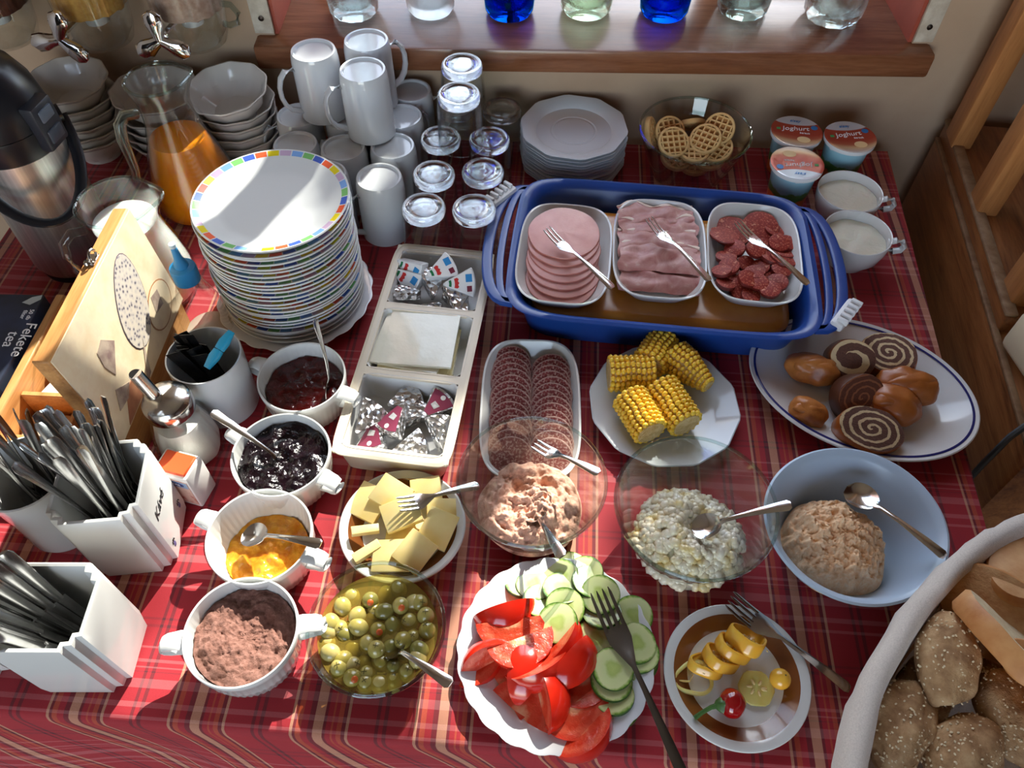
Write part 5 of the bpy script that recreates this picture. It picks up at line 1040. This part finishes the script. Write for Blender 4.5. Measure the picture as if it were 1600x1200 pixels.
# ------------------------------------------------------------------ olives
OP = Vector((-.153, .279, TZ)); glass_bowl('olive_bowl', 'clear glass bowl of green olives in brine', OP, .0705, .038, .056, .6)
brine = N('olive_brine'); tr0 = brine.new('BsdfTransparent'); tr0.inputs[0].default_value = (.86, .82, .5, 1); gl0 = brine.new('BsdfGlossy'); gl0.inputs['Roughness'].default_value = .03; lw0 = brine.new('LayerWeight'); lw0.inputs[0].default_value = .5
mx0 = brine.new('MixShader'); brine.link(brine.math('ADD', .035, brine.math('MULTIPLY', brine.math('POWER', lw0.outputs['Facing'], 4.), .7)), mx0.inputs[0]); df0 = brine.new('BsdfDiffuse'); df0.inputs[0].default_value = srgb(176, 150, 70); mxd = brine.new('MixShader'); mxd.inputs[0].default_value = .3; brine.link(tr0.outputs[0], mxd.inputs[1]); brine.link(df0.outputs[0], mxd.inputs[2]); brine.link(mxd.outputs[0], mx0.inputs[1]); brine.link(gl0.outputs[0], mx0.inputs[2]); brine.link(mx0.outputs[0], brine.out.inputs[0])
o = MB().lathe([(0, .005), (.034, .005)] + [((.038 + .0325 * (k / 12) ** .6) - .0034, .056 * k / 12) for k in range(2, 10)] + [(0, .042)], 64).build('olive_brine', brine.m, loc=OP); tag(o, 'yellowish brine filling the olive bowl', 'brine'); o['kind'] = 'stuff'
olm = [M('olive_green_%d' % i, a, .25, col2=b, scale=70, Coat_Weight=.4, Coat_Roughness=.1) for i, (a, b) in enumerate(((srgb(164, 152, 78), srgb(182, 166, 98)), (srgb(146, 134, 60), srgb(164, 148, 76)), (srgb(120, 116, 54), srgb(138, 130, 68)), (srgb(196, 180, 118), srgb(180, 164, 98))))]
pim = M('pimento', srgb(214, 98, 44), .4); slit = M('olive_slit', srgb(90, 84, 34), .6)
ops = [(545, 927), (602, 925), (578, 917 + 20), (582, 950), (558, 962), (622, 915), (626, 946), (645, 940), (535, 948), (518, 973), (539, 990), (512, 1000), (547, 1008 - 20), (590, 982), (612, 975), (640, 968), (666, 962), (676, 985), (645, 993), (510, 1022), (550, 1010), (573, 1003), (608, 1010), (549, 1037), (568, 1035), (593, 1032), (614, 1040), (524, 1047), (573, 1050), (543, 1070), (568, 1073), (592, 1073), (616, 1070), (637, 1052), (655, 1015), (662, 1035), (530, 1000 - 20), (630, 1000), (600, 955), (655, 940), (560, 980), (535, 1030), (588, 1015), (500, 985)]
rb = random.Random(4); ome = [MB().blob((0, 0, 0), (.0108, .0092, .0092), None, 3).mesh('olive_flesh', m_, 180) for m_ in olm]; pme = MB().blob((.0102, 0, 0), (.0016, .0036, .0036), None, 2).mesh('pimento', pim, 180); sme = MB().box((.0104, 0, 0), (.0012, .0006, .0055)).mesh('slit_cross', slit); sme2 = MB().box((.0104, 0, 0), (.0012, .0055, .0006)).mesh('slit_cross', slit)
for k, (px, py) in enumerate(ops):
    p = at(px, py, .042); dx = math.hypot(p.x - OP.x, p.y - OP.y)
    if dx > .051: f = .051 / dx; p.x = OP.x + (p.x - OP.x) * f; p.y = OP.y + (p.y - OP.y) * f
    t = thing('green_olive', 'pitted green olive floating in the brine bowl', 'olive', (p.x, p.y, TZ + .036 + rb.uniform(-.004, .006)), group='green olives in brine'); t.rotation_euler = (rb.uniform(0, 3), rb.uniform(-1.6, .4), rb.uniform(0, 6.3))
    lst = [(ome[k % 4 if k % 3 else 0], 'flesh')] + ([(pme, 'pimento')] if k in (2, 13, 29, 6) else [(sme, 'slit'), (sme2, 'slit')])
    if k in (2, 13, 29, 6): t.rotation_euler = (0, R(-55), R(-70 + k)); t['label'] = 'green olive stuffed with orange pimento'; t['group'] = 'pimento olives in brine'
    for me_, nm in lst: o = bpy.data.objects.new(nm, me_); C.objects.link(o); o.parent = t
for k in range(22):
    a = rb.uniform(0, 6.28); r = .040 * math.sqrt(rb.random())
    o = bpy.data.objects.new('green_olive', ome[k % 3]); C.objects.link(o); o.location = (OP.x + r * math.cos(a), OP.y + r * math.sin(a), TZ + .0165 + rb.uniform(-.0015, .005)); o.rotation_euler = (rb.uniform(0, 3), rb.uniform(0, 3), 0); tag(o, 'green olive sunk at the bottom of the brine bowl', 'olive', 'sunken olives in brine')
piece('spoon', 'steel spoon handle sticking out of the olive bowl', at(600, 1005, .03), at(696, 1065, .066), roll=0, L=.10)
# ------------------------------------------------------------------ tomato and cucumber plate
TP = Vector((.032, .281, TZ)); o = bpy.data.objects.new('scalloped_plate', big_plate('scalloped_plate', .1035, opal, 22, .026, .018)); C.objects.link(o); o.location = TP; tag(o, 'white scalloped plate of tomato wedges and cucumber slices', 'plate')
skin = M('tomato_skin', srgb(206, 40, 22), .18, col2=srgb(196, 30, 18), scale=30, Coat_Weight=.4, Coat_Roughness=.06, Subsurface_Weight=.2, Subsurface_Radius=(.01, .002, .001))
fl = N('tomato_flesh'); fr_ = fl.xyz(); fy = fl.math('ABSOLUTE', fr_[0]); rr_ = fl.math('SQRT', fl.math('ADD', fl.math('POWER', fr_[0], 2), fl.math('ADD', fl.math('POWER', fr_[1], 2), fl.math('POWER', fr_[2], 2))))
cf = fl.ramp(fl.math('DIVIDE', fl.math('ADD', rr_, fl.math('MULTIPLY', fl.math('SUBTRACT', fl.noise(150, 3), .5), .012)), .034), [(.0, srgb(236, 190, 150)), (.22, srgb(232, 150, 112)), (.36, srgb(216, 74, 46)), (.62, srgb(206, 58, 34)), (.8, srgb(226, 96, 70)), (.95, srgb(216, 60, 40))])
fl.set(Base_Color=cf, Roughness=.2, Coat_Weight=.5, Coat_Roughness=.08, Subsurface_Weight=.15); fl.bump(fl.noise(150, 4, .6, .5), .6, .002); fl = fl.m
def wedge_mesh(r, a):
    sk_, fs = MB(), MB(); n, m = 10, 14
    rs = []
    for i in range(n + 1):
        q = -a / 2 + a * i / n; rs.append([(r * 1.08 * math.sin(-math.pi / 2 + math.pi * j / m), r * math.cos(-math.pi / 2 + math.pi * j / m) * math.sin(q), r * math.cos(-math.pi / 2 + math.pi * j / m) * math.cos(q)) for j in range(m + 1)])
    v = [p for q in rs for p in q]; w = m + 1; sk_.add(v, [(i * w + j, i * w + j + 1, (i + 1) * w + j + 1, (i + 1) * w + j) for i in range(n) for j in range(m)])
    for q, s in ((-a / 2, 1), (a / 2, -1)):
        pts = [(r * 1.08 * math.sin(-math.pi / 2 + math.pi * j / m), math.cos(-math.pi / 2 + math.pi * j / m)) for j in range(m + 1)]
        v = [(x_, r * k * c_ * math.sin(q), r * k * c_ * math.cos(q)) for k in (1, .7, .4, .0) for x_, c_ in pts]
        fs.add(v, [((i * w + j, i * w + j + 1, (i + 1) * w + j + 1, (i + 1) * w + j)[::s]) for i in range(3) for j in range(m)])
    return sk_.mesh('tomato_skin', skin, 50), fs.mesh('tomato_flesh', fl, 30)
wm = wedge_mesh(.033, R(62)); wm2 = wedge_mesh(.034, R(100))
def tom(label, px, py, h_, rot, big=False):
    p = at(px, py, h_); t = thing('tomato_wedge', label, 'tomato', (p.x, p.y, TZ + h_), group='tomato wedges'); t.rotation_euler = tuple(R(q) for q in rot)
    for me_, nm in zip(wm2 if big else wm, ('skin', 'flesh')): o = bpy.data.objects.new(nm, me_); C.objects.link(o); o.parent = t
for a in (('tomato wedge at the plate rim, far side, skin up', 788, 952, .012, (40, 0, 20)), ('tomato wedge on top, turned to show its cut face', 797, 968, .032, (142, 0, 12), True), ('tomato wedge on top beside the cut-face one, seeds showing', 812, 996, .036, (112, 0, 24)), ('tomato wedge at the rim next to the olives', 740, 1022, .010, (100, 0, 70)),
    ('tomato wedge lying across the middle of the heap', 836, 1030, .026, (70, 0, 32)), ('small tomato wedge glowing between tomatoes and cucumber', 862, 1000, .018, (64, 0, 60)), ('tomato wedge standing on edge beside the cucumber slices', 885, 1035, .018, (30, 6, 52)), ('tomato wedge leaning on the cucumbers, pale cut side out', 908, 1055, .016, (112, 4, 50)),
    ('tomato wedge pointing to the table front, centre of the plate', 842, 1092, .016, (-44, 0, -72)), ('tomato wedge at the front left of the plate showing seeds', 784, 1078, .012, (-116, 0, -54)), ('large tomato wedge with wet seeds at the plate front', 812, 1118, .012, (-128, 0, -38), True), ('tomato wedge overhanging the front rim, cut side up', 896, 1100, .020, (140, 0, 40), True), ('tomato wedge lowest on the plate front', 904, 1135, .014, (84, 0, 48)), ('tomato wedge under the heap beside the plate centre', 772, 1046, .010, (-60, 0, 20)), ('tomato wedge buried in the middle of the heap', 820, 1050, .010, (0, 0, 80))): tom(*a)
cuc = N('cucumber_flesh'); cx3 = cuc.xyz(); cr = cuc.math('DIVIDE', cuc.math('SQRT', cuc.math('ADD', cuc.math('POWER', cx3[0], 2), cuc.math('POWER', cx3[1], 2))), .0215)
tri = cuc.math('ADD', cr, cuc.math('MULTIPLY', cuc.math('SINE', cuc.math('MULTIPLY', cuc.math('ARCTAN2', cx3[1], cx3[0]), 3)), .05))
cuc.set(Base_Color=cuc.ramp(cuc.math('ADD', tri, cuc.math('MULTIPLY', cuc.math('SUBTRACT', cuc.noise(260, 3), .5), .18)), [(.0, srgb(186, 202, 120)), (.3, srgb(176, 194, 112)), (.46, srgb(206, 216, 156)), (.85, srgb(216, 222, 164)), (.95, srgb(150, 180, 92)), (1, srgb(90, 130, 50))]), Roughness=.2, Coat_Weight=.4, Subsurface_Weight=.2, Subsurface_Radius=(.004, .006, .002)); cuc = cuc.m
peel = M('cucumber_peel', srgb(36, 66, 24), .35, col2=srgb(58, 96, 36), scale=180)
cm1 = MB().lathe([(0, .0046), (.0195, .0046), (.0212, .0043)], 36).mesh('cucumber_flesh', cuc, 30); cm1b = MB().lathe([(0, .0002), (.0205, .0002)], 36).mesh('cucumber_underside', cuc); cm2 = MB().lathe([(.0205, 0), (.0216, .0006), (.0217, .0025), (.0213, .0044)], 36).mesh('cucumber_peel', peel)
cu_l = [(818, 912, .010), (836, 916, .014), (846, 942, .018), (876, 903, .016), (878, 922, .022), (890, 888, .010), (914, 898, .014), (922, 912, .020), (938, 930, .026), (882, 950, .026), (872, 974, .030), (940, 958, .018), (989, 962, .014), (982, 975, .010), (993, 1006, .020), (998, 1022, .014), (996, 1036, .008), (938, 1030, .012), (957, 1046, .026), (955, 1066, .018), (958, 1088, .014), (965, 1106, .008), (930, 1000, .014), (910, 985, .010)]
cu_lab = ['at the far rim, nearest the meat bowl spoon', 'second in the far row by the tomatoes', 'leaning against the tomatoes at the far side', 'under a larger one in the far row', 'with pale green core in the far row', 'poking out at the far plate rim', 'farthest back beside the salad bowl', 'overlapping the far rim slices', 'under the black fork prongs, upper', 'behind the sunlit slice', 'catching orange light beside the tomatoes', 'under the black fork prongs, lower', 'at the rim by the corn salad side', 'beneath the rim slices by the corn salad side', 'large and flat beside the fork neck', 'under the large flat slice by the fork', 'lowest of the pile at the rim beside the fork', 'between tomatoes and the bright flat slice', 'flat on top in the near pile', 'second in the near pile', 'third in the near pile', 'bottom of the near pile at the front rim', 'hidden in the middle gap', 'standing in the dark gap by the fork']
rb = random.Random(6)
for k, (px, py, h_) in enumerate(cu_l):
    p = at(px, py, h_); t = thing('cucumber_slice', 'cucumber slice ' + cu_lab[k], 'cucumber', (p.x, p.y, TZ + h_), group='cucumber slices'); t.rotation_euler = (R(rb.uniform(6, 20)) if k < 12 else R(rb.uniform(-8, 8)), R(rb.uniform(-10, 10)), rb.uniform(0, 6))
    for me_, nm in ((cm1, 'flesh'), (cm1b, 'underside'), (cm2, 'peel')): o = bpy.data.objects.new(nm, me_); C.objects.link(o); o.parent = t
piece('fork', 'dark steel serving fork resting on the cucumbers, handle to the table front', at(935, 925, .038), at(1068, 1215, .022), mat=M('dark_steel', (.20, .19, .18, 1), .3, 1.), tines=4, w=.0135)
# ------------------------------------------------------------------ pepper plate
PPP = Vector((.220, .270, TZ)); ring_plate('pepper_plate', 'small white plate with brown band holding yellow pepper rings', PPP, .0755, .014)
yel = M('yellow_pepper', srgb(232, 186, 70), .25, col2=srgb(238, 172, 52), scale=40, Coat_Weight=.4, Subsurface_Weight=.3, Subsurface_Radius=(.008, .005, .001)); yel_l = M('pale_pepper', srgb(234, 212, 132), .3, col2=srgb(228, 200, 110), scale=60, Coat_Weight=.3, Subsurface_Weight=.3); sdm = M('pepper_seed', srgb(226, 200, 140), .5)
def pring(label, px, py, h_, r, rot, wd, seeds, mat):
    p = at(px, py, h_); t = thing('pepper_ring', label, 'pepper', (p.x, p.y, TZ + h_), group='yellow pepper rings'); t.rotation_euler = tuple(R(q) for q in rot)
    pts = [(r * (1 + .10 * math.cos(3 * q + px)) * math.cos(q), r * .86 * (1 + .10 * math.cos(3 * q + px)) * math.sin(q), 0) for q in [2 * math.pi * k / 36 for k in range(36)]]
    MB().sweep(pts, (.0019, wd), n=12, closed=True, pw=3.5).build('wall', mat, t)
    MB().sweep([(-r * .8, .002, -.001), (-r * .3, -.002, .001), (0, .003, .001)], (.0008, .003), n=6).build('rib', yel_l, t)
    if seeds:
        rs = random.Random(px); m = MB()
        for k in range(seeds): m.blob((rs.gauss(0, r * .38), rs.gauss(0, r * .3), rs.uniform(-.002, .003)), (.0019, .0015, .0008), Matrix.Rotation(rs.uniform(0, 3), 3, 'Z') @ Matrix.Rotation(rs.uniform(0, 1.5), 3, 'X'), 1)
        m.build('seeds', sdm, t, smooth=180, kind='stuff')
pring('palest pepper ring lying flat at the brown band', 1084, 1060, .010, .019, (-4, 0, 20), .003, 0, yel_l); pring('pepper ring second from the fork-free side', 1103, 1040, .016, .017, (-34, 24, 10), .0055, 8, yel); pring('pepper ring in the middle of the overlapping row', 1125, 1030, .020, .018, (-38, 26, -6), .0065, 14, yel); pring('pepper ring beside the top one, full of seeds', 1144, 1014, .023, .018, (-40, 24, -14), .0065, 30, yel); pring('topmost orange-yellow pepper ring packed with seeds under the fork', 1167, 1001, .026, .019, (-42, 20, -10), .0085, 60, yel)
p = at(1182, 1075, .01); t = thing('pepper_slice', 'translucent pale round pepper slice with seeds', 'pepper', (p.x, p.y, TZ + .0075)); MB().lathe([(0, 0), (.0175, 0), (.0185, .0015), (.0175, .003), (0, .0032)], 24, rf=lambda a, r, z: 1 + .04 * math.cos(a * 6)).build('flesh', yel_l, t)
for k in range(7): MB().blob((.0075 * math.cos(k), .006 * math.sin(k), .0036), (.0034, .0016, .0012), Matrix.Rotation(k, 3, 'Z'), 2).build('seed', sdm, t, smooth=180)
p = at(1218, 1062, .014); t = thing('pepper_tip', 'round yellow pepper tip sitting at the plate edge', 'pepper', (p.x, p.y, TZ + .0165)); MB().blob((0, 0, 0), (.0108, .0108, .0105), None, 3).build('flesh', yel, t, smooth=180); MB().blob((.003, .001, .0098), (.0011, .0011, .0008), None, 1).build('tip_spot', slit, t, smooth=180)
p = at(1143, 1100, .018); t = thing('cherry_pepper', 'shiny red cherry pepper with a long green stalk', 'pepper', (p.x, p.y, TZ + .0205), R(0)); MB().blob((0, 0, 0), (.0135, .0145, .0140), None, 4, .05, 3).build('flesh', M('red_pepper', srgb(150, 12, 18), .12, Coat_Weight=.6, Coat_Roughness=.04), t, smooth=180)
stm = M('green_stalk', srgb(70, 112, 50), .45, col2=srgb(50, 84, 36), scale=120); MB().lathe([(.0, .0025), (.008, 0), (.0065, .003), (.0035, .007), (0, .008)], 16, rf=lambda a, r, z: 1 + .12 * math.cos(a * 5)).xf(Matrix.Translation((-.0105, -.003, .002)) @ Matrix.Rotation(R(-80), 4, 'Y')).build('calyx', stm, t)
MB().sweep([(-.013, -.003, .002), (-.022, -.006, .002), (-.031, -.011, -.001), (-.038, -.016, -.004)], [.0032, .0024, .0022, .0026], n=8).build('stalk', stm, t)
pf = piece('fork', 'steel fork lying over the pepper rings with its handle on the cloth', at(1136, 938, .030), at(1326, 1078, .006), tines=4, w=.0125)
# ------------------------------------------------------------------ bread basket
BK = Vector((.474, .208, TZ)); lin = N('linen_cloth'); lin.set(Base_Color=lin.ramp(lin.noise(700, 3), [(.3, srgb(206, 196, 186)), (.7, srgb(226, 216, 206))]), Roughness=.9, Sheen_Weight=.3); lin.bump(lin.noise(1200, 3), .4, .001); lin = lin.m
wick = M('wicker', srgb(206, 170, 128), .6, col2=srgb(180, 140, 96), scale=120)
bk = thing('bread_basket', 'linen-lined basket full of bread and rolls', 'basket', BK, R(50)); ba, bb = .247, .152
for k in range(12): MB().sweep([((ba - .034 + .002 * k) * math.cos(q), (bb - .034 + .002 * k) * math.sin(q), .006 + .0085 * k) for q in [2 * math.pi * j / 60 for j in range(60)]], (.0042, .0045), n=8, closed=True).build('woven_ring', wick, bk)
m = MB().loft([(.004, .078), (-.002, .09), (-.002, .112), (.004, .121), (.012, .122), (.019, .114), (.022, .09), (.034, .02), (.06, .012), (.1, .012)], ba, bb, 2.3, 96, cap1=True); m.disp(.004, 22, 4).disp(.0016, 70, 2); m.build('linen_liner', lin, bk, smooth=80)
rye = N('rye_crust'); rn = rye.noise(60, 5); rye.set(Base_Color=rye.mix(rye.math('LESS_THAN', rye.voro(170), .16), rye.ramp(rn, [(.3, srgb(136, 98, 62)), (.5, srgb(176, 138, 96)), (.72, srgb(204, 170, 126))]), srgb(220, 200, 166)), Roughness=.8); rye.bump(rye.noise(140, 5, .6), .9, .003); rye = rye.m
def bpt(px, py, h_): p = at(px, py, h_); return Vector((p.x, p.y, TZ + h_))
def roll(label, c, r3, az, tilt, sd_):
    t = thing('bread_roll', label, 'bread roll', c, group='seeded brown bread rolls'); t.rotation_euler = (0, R(tilt), R(az))
    MB().blob((0, 0, 0), r3, None, 4, .14, sd_).disp(.003, 40, sd_).build('crust', rye, t, smooth=180)
    m = MB(); rs = random.Random(sd_)
    for k in range(130):
        d_ = Vector((rs.gauss(0, 1), rs.gauss(0, 1), abs(rs.gauss(0, 1)))).normalized(); kf = 1 + .14 * noise.noise(d_ * 1.7 + Vector((sd_ * 3.1, sd_ * 1.7, 0)))
        m.blob(Vector((d_.x * r3[0] * kf, d_.y * r3[1] * kf, d_.z * r3[2] * kf)), (.0015, .001, .0008), Matrix.Rotation(rs.uniform(0, 3), 3, 'Z'), 1)
    m.build('oat_flakes', M('oat_flake_%d' % sd_, srgb(226, 208, 172), .7), t, smooth=0, kind='stuff')
roll('seeded brown roll in the middle of the basket, pointing at the cheese bowl', bpt(1480, 1030, .105), (.044, .027, .025), 72, -8, 1); roll('seeded brown roll at the near side of the basket liner', bpt(1405, 1135, .085), (.046, .029, .026), 62, 4, 2); roll('seeded brown roll at the bottom picture edge', bpt(1505, 1175, .09), (.040, .028, .025), 40, 0, 3); roll('seeded brown roll beside the white bread slice, picture edge', bpt(1580, 1120, .09), (.046, .028, .026), 100, 0, 4); roll('seeded brown roll deep in the basket', bpt(1440, 1090, .045), (.042, .026, .022), 70, 0, 5); roll('seeded brown roll under the white bread slice', bpt(1560, 1040, .05), (.042, .026, .022), 20, 0, 6)
crumb = M('bread_crumb', srgb(214, 190, 150), .85, col2=srgb(226, 208, 172), scale=160, bump=(260, .8, .002)); crumb2 = M('toasted_crumb', srgb(196, 146, 98), .85, col2=srgb(208, 164, 116), scale=120, bump=(260, .6, .002)); heel = M('pale_heel_crust', srgb(214, 166, 116), .6, col2=srgb(196, 140, 88), scale=40, bump=(50, .6, .003)); bcr = M('bread_crust', srgb(178, 112, 58), .55, col2=srgb(206, 150, 94), scale=30, bump=(60, .4, .002))
def bread(label, c, a, b, th_, rot, cm_, sd_):
    t = thing('bread_slice', label, 'bread', c, group='slices of bread'); t.rotation_euler = Vector(rot).to_track_quat('Z', 'Y').to_euler()
    sh = lambda k, z: [(a * k * math.cos(q) * (1 + .05 * math.cos(2 * q)), b * k * math.sin(q), z) for q in [2 * math.pi * j / 48 for j in range(48)]]
    MB().rings([sh(.95, 0), sh(1, th_ * .15), sh(1, th_ * .85), sh(.96, th_)], True).disp(.003, 30, sd_).build('crust', bcr, t, smooth=60)
    MB().rings([sh(.96, th_), sh(.9, th_ + .0004), sh(.4, th_ + .001)], False, True).disp(.003, 30, sd_).build('crumb', cm_, t, smooth=60)
bread('toasted bread slice standing behind the white slice', bpt(1562, 962, .088), .062, .042, .02, (-.42, -.42, .80), crumb2, 1)
bread('thick white bread slice with golden crust leaning on the rolls', bpt(1580, 1040, .118), .066, .046, .022, (.60, .45, .66), crumb, 2)
bread('bread heel with pale crust at the far end of the basket', bpt(1606, 915, .092), .050, .040, .03, (-.1, .2, .9), heel, 3)
bread('small piece of brown crust lying on the white slice', bpt(1606, 1040, .150), .024, .018, .006, (-.3, -.3, .9), bcr, 4)
